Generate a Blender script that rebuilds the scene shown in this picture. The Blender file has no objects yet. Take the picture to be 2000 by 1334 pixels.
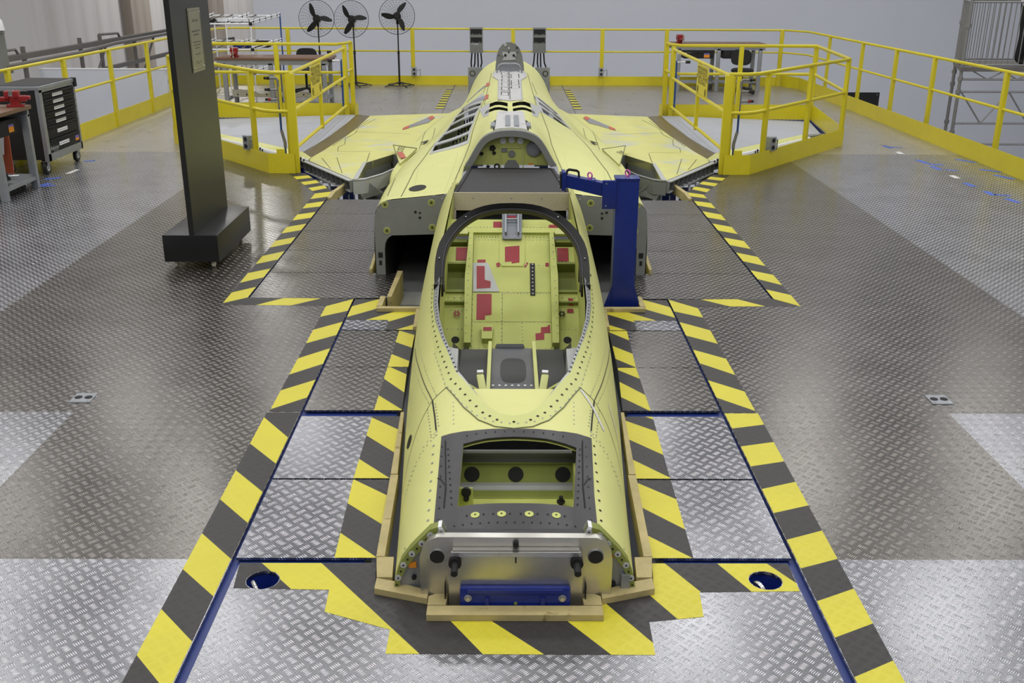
import bpy, bmesh, math, random
from mathutils import Vector, Matrix
random.seed(7)
PI = math.pi
SC = bpy.context.scene
COL = SC.collection

# ---------------------------------------------------------------- camera
cam_d = bpy.data.cameras.new('camera')
cam = bpy.data.objects.new('camera', cam_d)
COL.objects.link(cam)
cam_d.sensor_width = 36.0
cam_d.lens = 35.0
cam_d.clip_start, cam_d.clip_end = 0.05, 300
PITCH, ROLL, YAW, EYE = 0.355838, 0.0046376, 0.0062372, 2.42
fw = Vector((math.sin(YAW) * math.cos(PITCH), math.cos(YAW) * math.cos(PITCH), -math.sin(PITCH)))
rt = fw.cross(Vector((0, 0, 1))).normalized()
up = rt.cross(fw)
rt, up = math.cos(ROLL) * rt + math.sin(ROLL) * up, -math.sin(ROLL) * rt + math.cos(ROLL) * up
cam.matrix_world = Matrix(((rt.x, up.x, -fw.x, -0.0376), (rt.y, up.y, -fw.y, 0), (rt.z, up.z, -fw.z, EYE), (0, 0, 0, 1)))
SC.camera = cam

# ---------------------------------------------------------------- light
SC.view_settings.view_transform = 'Standard'
SC.view_settings.look = 'None'
SC.view_settings.exposure = -0.68
SC.view_settings.gamma = 1.0
SC.view_settings.use_curve_mapping = False
world = bpy.data.worlds.new('hall_air')
SC.world = world
world.use_nodes = True
world.node_tree.nodes['Background'].inputs[0].default_value = (0.86, 0.90, 1.0, 1)
world.node_tree.nodes['Background'].inputs[1].default_value = 0.20

def lamp(x, y, z, sx, sy, power, col=(1.0, 0.985, 0.96)):
    d = bpy.data.lights.new('hall_and_fill_lamp', 'AREA')
    d.shape = 'RECTANGLE'; d.size, d.size_y = sx, sy
    d.energy = power; d.color = col
    o = bpy.data.objects.new('hall_and_fill_lamp', d)
    o.location = (x, y, z)
    COL.objects.link(o)
    return o
LAMPS = [(x + (1.1 if k % 2 else 0), -7.0 + 4.4 * k, 8.6, 1.5, 0.9, 130) for k in range(8) for x in (-11.0, -6.6, -2.2, 2.2, 6.6, 11.0)] + [(-9.5, 40, 8.6, .9, 1.6, 1300), (-9.5, 54, 8.6, .9, 1.6, 1300)]  # the last two are added fill lamps that brighten the left wall
for L in LAMPS:
    lamp(*L)

# ---------------------------------------------------------------- materials
def lin(c):
    c = c / 255.0
    return c / 12.92 if c <= 0.04045 else ((c + 0.055) / 1.055) ** 2.4
def rgb(r, g, b): return (lin(r), lin(g), lin(b), 1)

class NT:
    def __init__(s, nt): s.nt = nt
    def n(s, t, **kw):
        o = s.nt.nodes.new(t)
        for k, v in kw.items():
            if k.startswith('i'):
                key = k[1:]
                o.inputs[int(key) if key.isdigit() else key].default_value = v
            else: setattr(o, k, v)
        return o
    def l(s, a, b): s.nt.links.new(a, b)
    def m(s, op, a, b=None, c=None):
        o = s.nt.nodes.new('ShaderNodeMath'); o.operation = op
        for i, v in enumerate((a, b, c)):
            if v is None: continue
            if isinstance(v, (int, float)): o.inputs[i].default_value = v
            else: s.nt.links.new(v, o.inputs[i])
        return o.outputs[0]

MATS = {}
def mat(name, col, rough=0.5, metal=0.0, noise=0.0, scale=6.0, bump=0.0, bscale=60, spec=0.5, emit=None, dirt=None, coat=0.0):
    m = bpy.data.materials.new(name); m.use_nodes = True
    t = NT(m.node_tree); b = m.node_tree.nodes['Principled BSDF']
    b.inputs['Base Color'].default_value = col
    b.inputs['Roughness'].default_value = rough
    b.inputs['Metallic'].default_value = metal
    b.inputs['Specular IOR Level'].default_value = spec
    if coat: b.inputs['Coat Weight'].default_value = coat
    tc = t.n('ShaderNodeTexCoord').outputs['Object']
    if noise or dirt:
        nz = t.n('ShaderNodeTexNoise', iScale=scale, iDetail=5.0, iRoughness=0.62)
        t.l(tc, nz.inputs['Vector'])
        rp = t.n('ShaderNodeMapRange'); rp.inputs[1].default_value = 0.3; rp.inputs[2].default_value = 0.7
        rp.inputs[3].default_value = 1 - noise; rp.inputs[4].default_value = 1 + noise
        t.l(nz.outputs['Fac'], rp.inputs[0])
        mx = t.n('ShaderNodeMix', data_type='RGBA', blend_type='MULTIPLY'); mx.inputs[0].default_value = 1
        mx.inputs[6].default_value = col
        t.l(rp.outputs[0], mx.inputs[7])
        out = mx.outputs[2]
        if dirt:
            n2 = t.n('ShaderNodeTexNoise', iScale=dirt[1], iDetail=6.0, iRoughness=0.6, iDistortion=0.6)
            t.l(tc, n2.inputs['Vector'])
            r2 = t.n('ShaderNodeMapRange'); r2.inputs[1].default_value = dirt[2]; r2.inputs[2].default_value = dirt[3]
            t.l(n2.outputs['Fac'], r2.inputs[0])
            m2 = t.n('ShaderNodeMix', data_type='RGBA'); t.l(r2.outputs[0], m2.inputs[0])
            t.l(out, m2.inputs[6]); m2.inputs[7].default_value = dirt[0]
            out = m2.outputs[2]
        t.l(out, b.inputs['Base Color'])
    if bump:
        nb = t.n('ShaderNodeTexNoise', iScale=bscale, iDetail=3.0)
        t.l(tc, nb.inputs['Vector'])
        bp = t.n('ShaderNodeBump', iStrength=bump, iDistance=0.01)
        t.l(nb.outputs['Fac'], bp.inputs['Height']); t.l(bp.outputs[0], b.inputs['Normal'])
    if emit:
        b.inputs['Emission Color'].default_value = emit[0]; b.inputs['Emission Strength'].default_value = emit[1]
    MATS[name] = m
    return m

def tread(t, p):
    """five-bar tread relief: groups of five lugs on a diagonal checkerboard, turning by a quarter from group to group"""
    tc = t.n('ShaderNodeTexCoord').outputs['Object']
    sp = t.n('ShaderNodeSeparateXYZ'); t.l(tc, sp.inputs[0])
    x, y = sp.outputs[0], sp.outputs[1]
    u = t.m('DIVIDE', t.m('ADD', x, y), p); v = t.m('DIVIDE', t.m('SUBTRACT', x, y), p)
    iu, iv = t.m('FLOOR', u), t.m('FLOOR', v)
    fu, fv = t.m('SUBTRACT', t.m('SUBTRACT', u, iu), 0.5), t.m('SUBTRACT', t.m('SUBTRACT', v, iv), 0.5)
    par = t.m('ABSOLUTE', t.m('MODULO', t.m('ADD', iu, iv), 2.0))
    d = t.m('SUBTRACT', fv, fu)
    a = t.m('MULTIPLY_ADD', par, d, fu); b = t.m('MULTIPLY_ADD', par, t.m('MULTIPLY', d, -1.0), fv)
    k = t.m('SUBTRACT', t.m('FRACT', t.m('ADD', t.m('DIVIDE', b, 0.175), 0.5)), 0.5)
    e = t.m('ADD', t.m('POWER', t.m('DIVIDE', k, 0.36), 2.0), t.m('POWER', t.m('DIVIDE', a, 0.31), 2.0))
    h = t.m('POWER', t.m('MAXIMUM', t.m('SUBTRACT', 1.0, e), 0.0), 0.6)
    inside = t.m('LESS_THAN', t.m('ABSOLUTE', b), 0.437)
    return t.m('MULTIPLY', h, inside)

def tread_mat(name, col, rough, metal, strength, noise=0.08, rvar=0.06, p=0.067):
    m = bpy.data.materials.new(name); m.use_nodes = True
    t = NT(m.node_tree); b = m.node_tree.nodes['Principled BSDF']
    b.inputs['Metallic'].default_value = metal
    h = tread(t, p)
    bp = t.n('ShaderNodeBump', iStrength=strength, iDistance=0.0019)
    nz = t.n('ShaderNodeTexNoise', iScale=2.2, iDetail=6.0, iRoughness=0.65)
    tc = t.n('ShaderNodeTexCoord'); t.l(tc.outputs['Object'], nz.inputs['Vector'])
    wav = t.n('ShaderNodeTexNoise', iScale=5.0, iDetail=1.0); t.l(tc.outputs['Object'], wav.inputs['Vector'])
    t.l(t.m('MULTIPLY_ADD', wav.outputs['Fac'], 0.7, h), bp.inputs['Height'])
    t.l(bp.outputs[0], b.inputs['Normal'])
    mr = t.n('ShaderNodeMapRange'); mr.inputs[1].default_value = .3; mr.inputs[2].default_value = .7
    mr.inputs[3].default_value = 1 - noise; mr.inputs[4].default_value = 1 + noise
    t.l(nz.outputs['Fac'], mr.inputs[0])
    wear_glint = t.m('MULTIPLY', mr.outputs[0], t.m('MULTIPLY_ADD', h, 1.15, 0.68)) if metal > .3 else mr.outputs[0]  # lug tops paler: worn polish, with their glints also put into the colour
    mx = t.n('ShaderNodeMix', data_type='RGBA', blend_type='MULTIPLY'); mx.inputs[0].default_value = 1
    mx.inputs[6].default_value = col; t.l(wear_glint, mx.inputs[7])
    t.l(mx.outputs[2], b.inputs['Base Color'])
    rr = t.n('ShaderNodeMapRange'); rr.inputs[3].default_value = rough - rvar; rr.inputs[4].default_value = rough + rvar
    t.l(nz.outputs['Fac'], rr.inputs[0]); t.l(t.m('MULTIPLY_ADD', h, 0.08, rr.outputs[0]), b.inputs['Roughness'])
    MATS[name] = m
    return m

def ramp_streaks(name, col, col2, rough):
    """concrete with vertical run-off stains"""
    m = bpy.data.materials.new(name); m.use_nodes = True
    t = NT(m.node_tree); b = m.node_tree.nodes['Principled BSDF']
    tc = t.n('ShaderNodeTexCoord'); mp = t.n('ShaderNodeMapping'); mp.inputs['Scale'].default_value = (0.35, 0.35, 0.03)
    t.l(tc.outputs['Object'], mp.inputs[0])
    nz = t.n('ShaderNodeTexNoise', iScale=3.0, iDetail=5.0); t.l(mp.outputs[0], nz.inputs['Vector'])
    r = t.n('ShaderNodeMapRange'); r.inputs[1].default_value = .42; r.inputs[2].default_value = .68
    t.l(nz.outputs['Fac'], r.inputs[0])
    mx = t.n('ShaderNodeMix', data_type='RGBA'); t.l(r.outputs[0], mx.inputs[0])
    mx.inputs[6].default_value = col; mx.inputs[7].default_value = col2
    t.l(mx.outputs[2], b.inputs['Base Color']); b.inputs['Roughness'].default_value = rough
    MATS[name] = m
    return m

WORN = tread_mat('worn_tread_plate', rgb(132, 129, 126), 0.24, 0.94, 1.0, p=0.073)
NEWP = tread_mat('new_tread_plate', rgb(172, 173, 179), 0.25, 0.94, 1.0)
FARP = tread_mat('far_lit_tread_plate', rgb(192, 188, 182), 0.29, 0.86, 1.0, noise=0.10, p=0.070)  # paler copy: light scattered off the far plates is put into the colour
BRIGHTP = tread_mat('bright_tread_plate', rgb(168, 169, 176), 0.22, 0.94, 1.0, p=0.078)
TAPE_Y = tread_mat('yellow_floor_tape', rgb(202, 192, 50), 0.42, 0.0, 0.5, noise=0.06)
TAPE_K = tread_mat('black_floor_tape', rgb(43, 41, 41), 0.45, 0.0, 0.5, noise=0.10)
BLUE_STEEL = mat('dark_blue_steel', rgb(24, 46, 112), 0.4, 0.0)
BLUE = mat('blue_enamel', rgb(20, 40, 118), 0.32, 0.0, noise=0.06, scale=20, bump=0.05, bscale=120)
SKIN = mat('yellow_primer', rgb(208, 209, 134), 0.42, 0.0, noise=0.03, scale=3.0)
SKIN2 = mat('yellow_primer_flange', rgb(194, 198, 124), 0.45, 0.0, noise=0.04, scale=5.0)
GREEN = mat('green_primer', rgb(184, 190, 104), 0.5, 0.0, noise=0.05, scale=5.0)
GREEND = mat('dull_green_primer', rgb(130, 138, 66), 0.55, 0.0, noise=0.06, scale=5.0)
WINGSK = mat('rubbed_yellow_primer', rgb(204, 203, 126), 0.5, 0.0, noise=0.05, scale=3.0, dirt=(rgb(190, 192, 176), 1.6, .54, .66))
SEAM = mat('seam_sealant', rgb(92, 94, 66), 0.7)
SEAMK = mat('dark_sealant', rgb(30, 31, 28), 0.6)
CARBON = mat('dark_composite', rgb(52, 51, 54), 0.38, 0.0, noise=0.10, scale=14, spec=0.45)
CARBON2 = mat('black_composite', rgb(40, 40, 44), 0.5, 0.0, noise=0.08, scale=30)
BLACK = mat('satin_black', rgb(20, 20, 21), 0.35)
MATTEK = mat('matt_black', rgb(14, 14, 15), 0.7)
RUBBER = mat('black_rubber', rgb(24, 24, 26), 0.75)
GREY = mat('grey_paint', rgb(120, 122, 120), 0.5, 0.0, noise=0.05, scale=12)
GREYL = mat('light_grey_paint', rgb(176, 178, 178), 0.45, 0.0, noise=0.04, scale=8)
GREYM = mat('mid_grey_metal', rgb(150, 154, 160), 0.4, 0.5, noise=0.06, scale=10)
ALU = mat('machined_aluminium', rgb(196, 194, 188), 0.3, 0.9, noise=0.06, scale=9)
STEEL = mat('bright_steel', rgb(205, 205, 205), 0.25, 0.95)
SILVER = mat('bare_airframe_grey', rgb(190, 190, 190), 0.5, 0.15, noise=0.10, scale=9, dirt=(rgb(120, 120, 118), 7, .58, .7))
WHITE = mat('white_plastic', rgb(226, 228, 232), 0.4)
YEL = mat('yellow_enamel', rgb(206, 192, 34), 0.34, 0.0, noise=0.05, scale=3)
YELSIGN = mat('yellow_sign', rgb(206, 190, 52), 0.45)
WOOD = mat('sanded_pine', rgb(174, 160, 112), 0.65, 0.0, noise=0.14, scale=9, dirt=(rgb(120, 96, 50), 14, .62, .75))
BENCHTOP = mat('brown_bench_board', rgb(112, 84, 66), 0.45, 0.0, noise=0.12, scale=8)
RED = mat('red_tape', rgb(144, 26, 38), 0.45, 0.0, noise=0.06, scale=30)
REDV = mat('red_cast_iron', rgb(140, 22, 26), 0.38, 0.0, noise=0.05)
REDB = mat('brick_red_tape', rgb(184, 92, 72), 0.5)
FILM = mat('clear_film_grey', rgb(150, 152, 158), 0.25, 0.3, noise=0.15, scale=14)
BROWNF = mat('brown_smoked_panel', rgb(104, 92, 60), 0.35, 0.0, noise=0.10, scale=5)
PINK = mat('magenta_paint', rgb(206, 96, 170), 0.4)
TAN = mat('tan_board', rgb(188, 178, 150), 0.6, 0.0, noise=0.04, scale=40)
BLACKC = mat('black_cover', rgb(52, 51, 53), 0.8, 0.0, noise=0.10, scale=24)
WALLW = mat('white_wall_paint', rgb(204, 207, 217), 0.6, 0.0, noise=0.02, scale=0.5)
CONC = ramp_streaks('stained_concrete', rgb(206, 203, 200), rgb(190, 185, 181), 0.8)
CONCD = ramp_streaks('dark_stained_concrete', rgb(164, 154, 142), rgb(134, 124, 114), 0.85)
GROUND = mat('grey_hall_floor', rgb(206, 208, 214), 0.45, 0.0, noise=0.04, scale=0.6)
GALV = mat('galvanised_steel', rgb(140, 140, 140), 0.5, 0.5, noise=0.08, scale=14)
GALVD = mat('dusty_steel', rgb(112, 108, 104), 0.6, 0.3, noise=0.08, scale=6)
BLUETAPE = mat('blue_masking_tape', rgb(70, 100, 190), 0.6)
WHITETAPE = mat('white_tape', rgb(206, 206, 204), 0.6)
BLUEBIN = mat('blue_bin_plastic', rgb(30, 74, 190), 0.4)
PLAQ = mat('brushed_olive_plaque', rgb(150, 146, 122), 0.35, 0.6, noise=0.05, scale=60)
INK = mat('engraved_ink', rgb(52, 50, 42), 0.6)
ORANGE = mat('orange_sticker', rgb(224, 140, 30), 0.5)
SKINTONE = mat('skin', rgb(190, 140, 112), 0.5)
TROUSER = mat('black_trousers', rgb(18, 18, 20), 0.8, 0.0, noise=0.1, scale=20)
SHIRT = mat('white_shirt', rgb(214, 214, 216), 0.8)
HOSEB = mat('blue_air_hose', rgb(40, 76, 140), 0.45)
CLEAR = mat('clear_polyurethane', rgb(214, 208, 190), 0.15, spec=0.6)
WINGG = mat('pale_grey_wing', rgb(168, 171, 181), 0.5, 0.0, noise=0.04, scale=2.5)
TRAYG = mat('mid_grey_tray', rgb(88, 89, 94), 0.45, 0.0, noise=0.08, scale=20)
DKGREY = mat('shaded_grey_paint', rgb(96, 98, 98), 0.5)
SEALM = mat('pale_bare_metal', rgb(176, 179, 182), 0.4, 0.4)
BOWK = mat('worn_matt_black', rgb(17, 17, 18), 0.48, spec=0.35)
BRKT = mat('blue_grey_metal', rgb(122, 127, 134), 0.4, 0.5)
STICK1 = mat('violet_sticker', rgb(110, 100, 170), 0.5)

# ---------------------------------------------------------------- mesh builder
ORIG = {}
class MB:
    def __init__(s): s.v, s.f, s.mi = [], [], []
    def add(s, vs, fs, mi=0):
        o = len(s.v); s.v += [tuple(p) for p in vs]
        s.f += [tuple(i + o for i in f) for f in fs]; s.mi += [mi] * len(fs)
        return s
    def box(s, x0, x1, y0, y1, z0, z1, mi=0, R=None, c=None, bev=0.0):
        if bev > 0:
            bm = bmesh.new(); bmesh.ops.create_cube(bm, size=1)
            for v in bm.verts:
                v.co = Vector(((x0 + x1) / 2 + v.co.x * (x1 - x0), (y0 + y1) / 2 + v.co.y * (y1 - y0), (z0 + z1) / 2 + v.co.z * (z1 - z0)))
            bmesh.ops.bevel(bm, geom=bm.edges[:], offset=bev, segments=2, affect='EDGES', profile=0.6)
            bm.verts.index_update()
            vs = [v.co.copy() for v in bm.verts]; fs = [[v.index for v in f.verts] for f in bm.faces]
            bm.free()
        else:
            vs = [Vector(p) for p in ((x0, y0, z0), (x1, y0, z0), (x1, y1, z0), (x0, y1, z0), (x0, y0, z1), (x1, y0, z1), (x1, y1, z1), (x0, y1, z1))]
            fs = [(0, 3, 2, 1), (4, 5, 6, 7), (0, 1, 5, 4), (1, 2, 6, 5), (2, 3, 7, 6), (3, 0, 4, 7)]
        if R is not None:
            vs = [R @ p for p in vs]
        if c is not None:
            vs = [p + Vector(c) for p in vs]
        return s.add(vs, fs, mi)
    def cyl(s, p0, p1, r, n=12, r2=None, mi=0, cap=True):
        p0, p1 = Vector(p0), Vector(p1); r2 = r if r2 is None else r2
        d = (p1 - p0).normalized()
        a = d.cross(Vector((0, 0, 1)) if abs(d.z) < 0.9 else Vector((1, 0, 0))).normalized(); b = d.cross(a)
        vs = []
        for p, q in ((p0, r), (p1, r2)):
            for i in range(n):
                t = 2 * PI * i / n
                vs.append(p + a * math.cos(t) * q + b * math.sin(t) * q)
        fs = [(i, (i + 1) % n, n + (i + 1) % n, n + i) for i in range(n)]
        fs = [f[::-1] for f in fs]
        if cap: fs += [tuple(range(n)), tuple(range(2 * n - 1, n - 1, -1))]
        return s.add(vs, fs, mi)
    def tube(s, pts, r, n=8, mi=0, closed=False, sq=None):
        P = [Vector(p) for p in pts]; m = len(P); rings = []
        ref = None
        for i in range(m):
            if closed: d = (P[(i + 1) % m] - P[i - 1]).normalized()
            elif i == 0: d = (P[1] - P[0]).normalized()
            elif i == m - 1: d = (P[-1] - P[-2]).normalized()
            else: d = ((P[i + 1] - P[i]).normalized() + (P[i] - P[i - 1]).normalized()).normalized()
            if ref is None:
                ref = d.cross(Vector((0, 0, 1)) if abs(d.z) < 0.9 else Vector((1, 0, 0))).normalized()
            a = (ref - d * ref.dot(d)).normalized(); ref = a; b = d.cross(a)
            k = 1.0
            if 0 < i < m - 1 or closed:
                e = (P[(i + 1) % m] - P[i]).normalized(); k = 1 / max(0.5, d.dot(e))
            ring = []
            if sq:
                w, h = sq
                for su, sv in ((-w, -h), (w, -h), (w, h), (-w, h)): ring.append(P[i] + a * su + b * sv)
            else:
                for j in range(n):
                    t = 2 * PI * j / n; ring.append(P[i] + (a * math.cos(t) + b * math.sin(t)) * r * (k ** 0.5))
            rings.append(ring)
        n = 4 if sq else n
        vs = [p for q in rings for p in q]; fs = []
        for i in range(m if closed else m - 1):
            A, B = i * n, ((i + 1) % m) * n
            for j in range(n): fs.append((A + j, A + (j + 1) % n, B + (j + 1) % n, B + j))
        if not closed: fs += [tuple(range(n - 1, -1, -1)), tuple((m - 1) * n + j for j in range(n))]
        return s.add(vs, fs, mi)
    def prism(s, poly, z0, z1, mi=0):
        n = len(poly)
        ar = sum(poly[i][0] * poly[(i + 1) % n][1] - poly[(i + 1) % n][0] * poly[i][1] for i in range(n))
        if ar < 0: poly = poly[::-1]
        vs = [(p[0], p[1], z0) for p in poly] + [(p[0], p[1], z1) for p in poly]
        fs = [tuple(range(n - 1, -1, -1)), tuple(range(n, 2 * n))] + [(i, (i + 1) % n, n + (i + 1) % n, n + i) for i in range(n)]
        return s.add(vs, fs, mi)
    def slab(s, poly3, d, mi=0):
        """polygon in space thickened by the vector d"""
        n = len(poly3); P = [Vector(p) for p in poly3]; d = Vector(d)
        nn = sum(((P[i] - P[0]).cross(P[(i + 1) % n] - P[0]) for i in range(1, n)), Vector())
        if nn.dot(d) < 0: P = P[::-1]
        vs = P + [p + d for p in P]
        fs = [tuple(range(n - 1, -1, -1)), tuple(range(n, 2 * n))] + [(i, (i + 1) % n, n + (i + 1) % n, n + i) for i in range(n)]
        return s.add(vs, fs, mi)
    def lathe(s, prof, c=(0, 0, 0), axis='z', n=20, mi=0):
        vs = []; m = len(prof)
        for r, h in prof:
            for i in range(n):
                t = 2 * PI * i / n; p = (r * math.cos(t), r * math.sin(t), h)
                if axis == 'y': p = (p[0], h, p[1])
                elif axis == 'x': p = (h, p[0], p[1])
                vs.append(Vector(p) + Vector(c))
        fs = []
        for k in range(m - 1):
            for i in range(n): fs.append((k * n + i, k * n + (i + 1) % n, (k + 1) * n + (i + 1) % n, (k + 1) * n + i))
        fs += [tuple(range(n - 1, -1, -1)), tuple((m - 1) * n + i for i in range(n))]
        return s.add(vs, fs, mi)
    def torus(s, c, R, r, ax=(0, 0, 1), n=20, m=8, mi=0, a0=0, a1=2 * PI):
        ax = Vector(ax).normalized(); a = ax.cross(Vector((0, 0, 1)) if abs(ax.z) < .9 else Vector((1, 0, 0))).normalized(); b = ax.cross(a)
        full = abs(a1 - a0 - 2 * PI) < 1e-6
        pts = [Vector(c) + (a * math.cos(a0 + (a1 - a0) * i / n) + b * math.sin(a0 + (a1 - a0) * i / n)) * R for i in range(n if full else n + 1)]
        return s.tube(pts, r, m, mi, closed=full)
    def sphere(s, c, r, n=10, m=6, mi=0, sc=(1, 1, 1)):
        prof = [(max(1e-4, r * math.sin(PI * k / m)), -r * math.cos(PI * k / m)) for k in range(m + 1)]
        vs = []
        for q, h in prof:
            for i in range(n):
                t = 2 * PI * i / n; vs.append((c[0] + q * math.cos(t) * sc[0], c[1] + q * math.sin(t) * sc[1], c[2] + h * sc[2]))
        fs = []
        for k in range(m):
            for i in range(n): fs.append((k * n + i, k * n + (i + 1) % n, (k + 1) * n + (i + 1) % n, (k + 1) * n + i))
        return s.add(vs, fs, mi)
    def bm(s, bm, mi=0):
        bm.verts.index_update()
        return s.add([v.co.copy() for v in bm.verts], [[v.index for v in f.verts] for f in bm.faces], mi)
    def mesh(s, name, mats, off=(0, 0, 0), smooth=35):
        off = Vector(off)
        me = bpy.data.meshes.new(name)
        me.from_pydata([tuple(Vector(p) - off) for p in s.v], [], s.f)
        for m in (mats if isinstance(mats, (list, tuple)) else [mats]): me.materials.append(m)
        if max(s.mi, default=0): me.polygons.foreach_set('material_index', s.mi)
        me.update()
        if smooth:
            me.shade_smooth(); me.set_sharp_from_angle(angle=math.radians(smooth))
        return me
    def build(s, name, mats, parent=None, label=None, kind=None, smooth=35):
        off = ORIG.get(parent.name, Vector()) if parent else Vector()
        o = bpy.data.objects.new(name, s.mesh(name, mats, off, smooth))
        COL.objects.link(o)
        ORIG[o.name] = off
        if parent: o.parent = parent
        if label: o['label'] = label
        if kind: o['kind'] = kind
        return o

def thing(name, label, cat, loc=(0, 0, 0), group=None, rz=0.0):
    o = bpy.data.objects.new(name, None); COL.objects.link(o)
    o.empty_display_size = 0.2
    o.location = loc; o.rotation_euler = (0, 0, rz)
    ORIG[o.name] = Vector(loc)
    o['label'] = label; o['category'] = cat
    if group: o['group'] = group
    return o
def tag(o, label, cat, group=None):
    o['label'] = label; o['category'] = cat
    if group: o['group'] = group
    return o
def copy_tree(o, parent=None):
    c = o.copy(); COL.objects.link(c)
    ORIG[c.name] = ORIG.get(o.name, Vector())
    if parent: c.parent = parent
    for ch in list(o.children): copy_tree(ch, c)
    return c
def place(src, label, loc, rz=0.0, group=None, used=set()):
    """first use moves the source itself, later uses copy it"""
    o = src if src.name not in used else copy_tree(src)
    used.add(src.name)
    o.location = loc; o.rotation_euler = (0, 0, rz); o['label'] = label
    if group: o['group'] = group
    return o
def rz(a): return Matrix.Rotation(a, 3, 'Z')
def rx(a): return Matrix.Rotation(a, 3, 'X')
def ry(a): return Matrix.Rotation(a, 3, 'Y')
def text_mesh(mb, body, size, M, mi=0, align='CENTER', depth=0.0):
    """letters as flat filled outlines, placed by the 4x4 matrix M"""
    cu = bpy.data.curves.new('lettering', 'FONT'); cu.body = body; cu.size = size; cu.align_x = align; cu.align_y = 'CENTER'
    cu.resolution_u = 2; cu.extrude = depth
    o = bpy.data.objects.new('lettering', cu); COL.objects.link(o)
    dg = bpy.context.evaluated_depsgraph_get(); dg.update()
    me = bpy.data.meshes.new_from_object(o.evaluated_get(dg))
    mb.add([M @ v.co for v in me.vertices], [tuple(p.vertices) for p in me.polygons], mi)
    bpy.data.objects.remove(o); bpy.data.curves.remove(cu); bpy.data.meshes.remove(me)
def frame(o, x, y):
    """4x4 with origin o, x and y axes in space"""
    x, y = Vector(x).normalized(), Vector(y).normalized(); z = x.cross(y)
    return Matrix(((x.x, y.x, z.x, o[0]), (x.y, y.y, z.y, o[1]), (x.z, y.z, z.z, o[2]), (0, 0, 0, 1)))

# ---------------------------------------------------------------- fuselage sections


def lerp(a,b,t): return a+(b-a)*t
def catmull(xs,ys,x):
    n=len(xs)
    if x<=xs[0]: return ys[0]
    if x>=xs[-1]: return ys[-1]
    i=0
    while x>xs[i+1]: i+=1
    h=xs[i+1]-xs[i]; t=(x-xs[i])/h
    def m(k):
        if k==0: return (ys[1]-ys[0])/(xs[1]-xs[0])
        if k==n-1: return (ys[-1]-ys[-2])/(xs[-1]-xs[-2])
        a=(ys[k]-ys[k-1])/(xs[k]-xs[k-1]); b=(ys[k+1]-ys[k])/(xs[k+1]-xs[k])
        return 0 if a*b<=0 else 2*a*b/(a+b)
    a,b=m(i)*h,m(i+1)*h
    return (2*t**3-3*t*t+1)*ys[i]+(t**3-2*t*t+t)*a+(-2*t**3+3*t*t)*ys[i+1]+(t**3-t*t)*b
NY=[3.50,4.2,5.2,6.2,7.0,7.8,8.3]
NW=[.505,.545,.610,.655,.675,.675,.675]   # half width
NH=[.37,.485,.67,.86,1.00,1.12,1.17]       # height above zc
NN=[2.9,2.65,2.45,2.35,2.3,2.3,2.3]
ZC=-.10
def nose_par(y): return catmull(NY,NW,y),catmull(NY,NH,y),catmull(NY,NN,y)
def nose_z(x,y):
    w,h,n=nose_par(y); a=min(1,abs(x)/w)
    return ZC+h*(1-a**n)**(1/n)
def nose_pt(t,y): # t 0 top ..1 side
    w,h,n=nose_par(y); th=t*math.pi/2
    return w*math.sin(th)**(2/n), ZC+h*math.cos(th)**(2/n)
BY=[8.15,8.9,10,12,14,15.5,16.5,18.0]
BP=[ # rows: stations, points (x,z)
 [(0,1.08),(.20,1.04),(.40,.77),(.49,.705),(.80,.665),(1.02,.64),(1.11,.58),(1.14,.45),(1.15,.1),(1.13,-.6)],
 [(0,1.10),(.24,1.04),(.41,.79),(.52,.74),(.80,.695),(1.02,.65),(1.13,.57),(1.17,.42),(1.19,.1),(1.17,-.6)],
 [(0,1.10),(.16,1.09),(.36,.96),(.55,.86),(.78,.77),(.98,.67),(1.12,.54),(1.20,.36),(1.24,.1),(1.2,-.6)],
 [(0,1.11),(.16,1.11),(.38,.98),(.58,.83),(.78,.66),(.95,.49),(1.12,.33),(1.28,.20),(1.42,.1),(1.2,-.6)],
 [(0,1.10),(.15,1.10),(.36,.97),(.52,.82),(.68,.65),(.82,.48),(.96,.33),(1.12,.21),(1.35,.1),(1.1,-.6)],
 [(0,1.09),(.16,1.08),(.34,.99),(.48,.86),(.58,.70),(.67,.54),(.78,.39),(.95,.26),(1.25,.1),(.9,-.6)],
 [(0,1.07),(.16,1.06),(.32,1.01),(.45,.92),(.55,.78),(.62,.62),(.69,.46),(.80,.30),(1.1,.12),(.8,-.6)],
 [(0,1.00),(.14,.99),(.28,.94),(.39,.85),(.48,.72),(.55,.56),(.61,.40),(.68,.25),(.80,.1),(.7,-.6)],
]
def body_ctrl(y):
    return [(catmull(BY,[r[k][0] for r in BP],y),catmull(BY,[r[k][1] for r in BP],y)) for k in range(10)]
def body_pts(y,sub=4):
    c=body_ctrl(y); out=[]
    for i in range(9):
        p0=c[i-1] if i>0 else (-c[1][0],c[1][1]); p1,p2=c[i],c[i+1]; p3=c[i+2] if i<8 else c[9]
        for s in range(sub):
            t=s/sub
            out.append(tuple(.5*(2*b+(-a+cc)*t+(2*a-5*b+4*cc-d)*t*t+(-a+3*b-3*cc+d)*t**3) for a,b,cc,d in zip(p0,p1,p2,p3)))
    out.append(c[9]); return out
def body_z(x,y):
    x=abs(x); P=body_pts(y)
    for a,b in zip(P,P[1:]):
        if a[0]<=x<=b[0] and b[0]>a[0]: return lerp(a[1],b[1],(x-a[0])/(b[0]-a[0]))
    return .1

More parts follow.
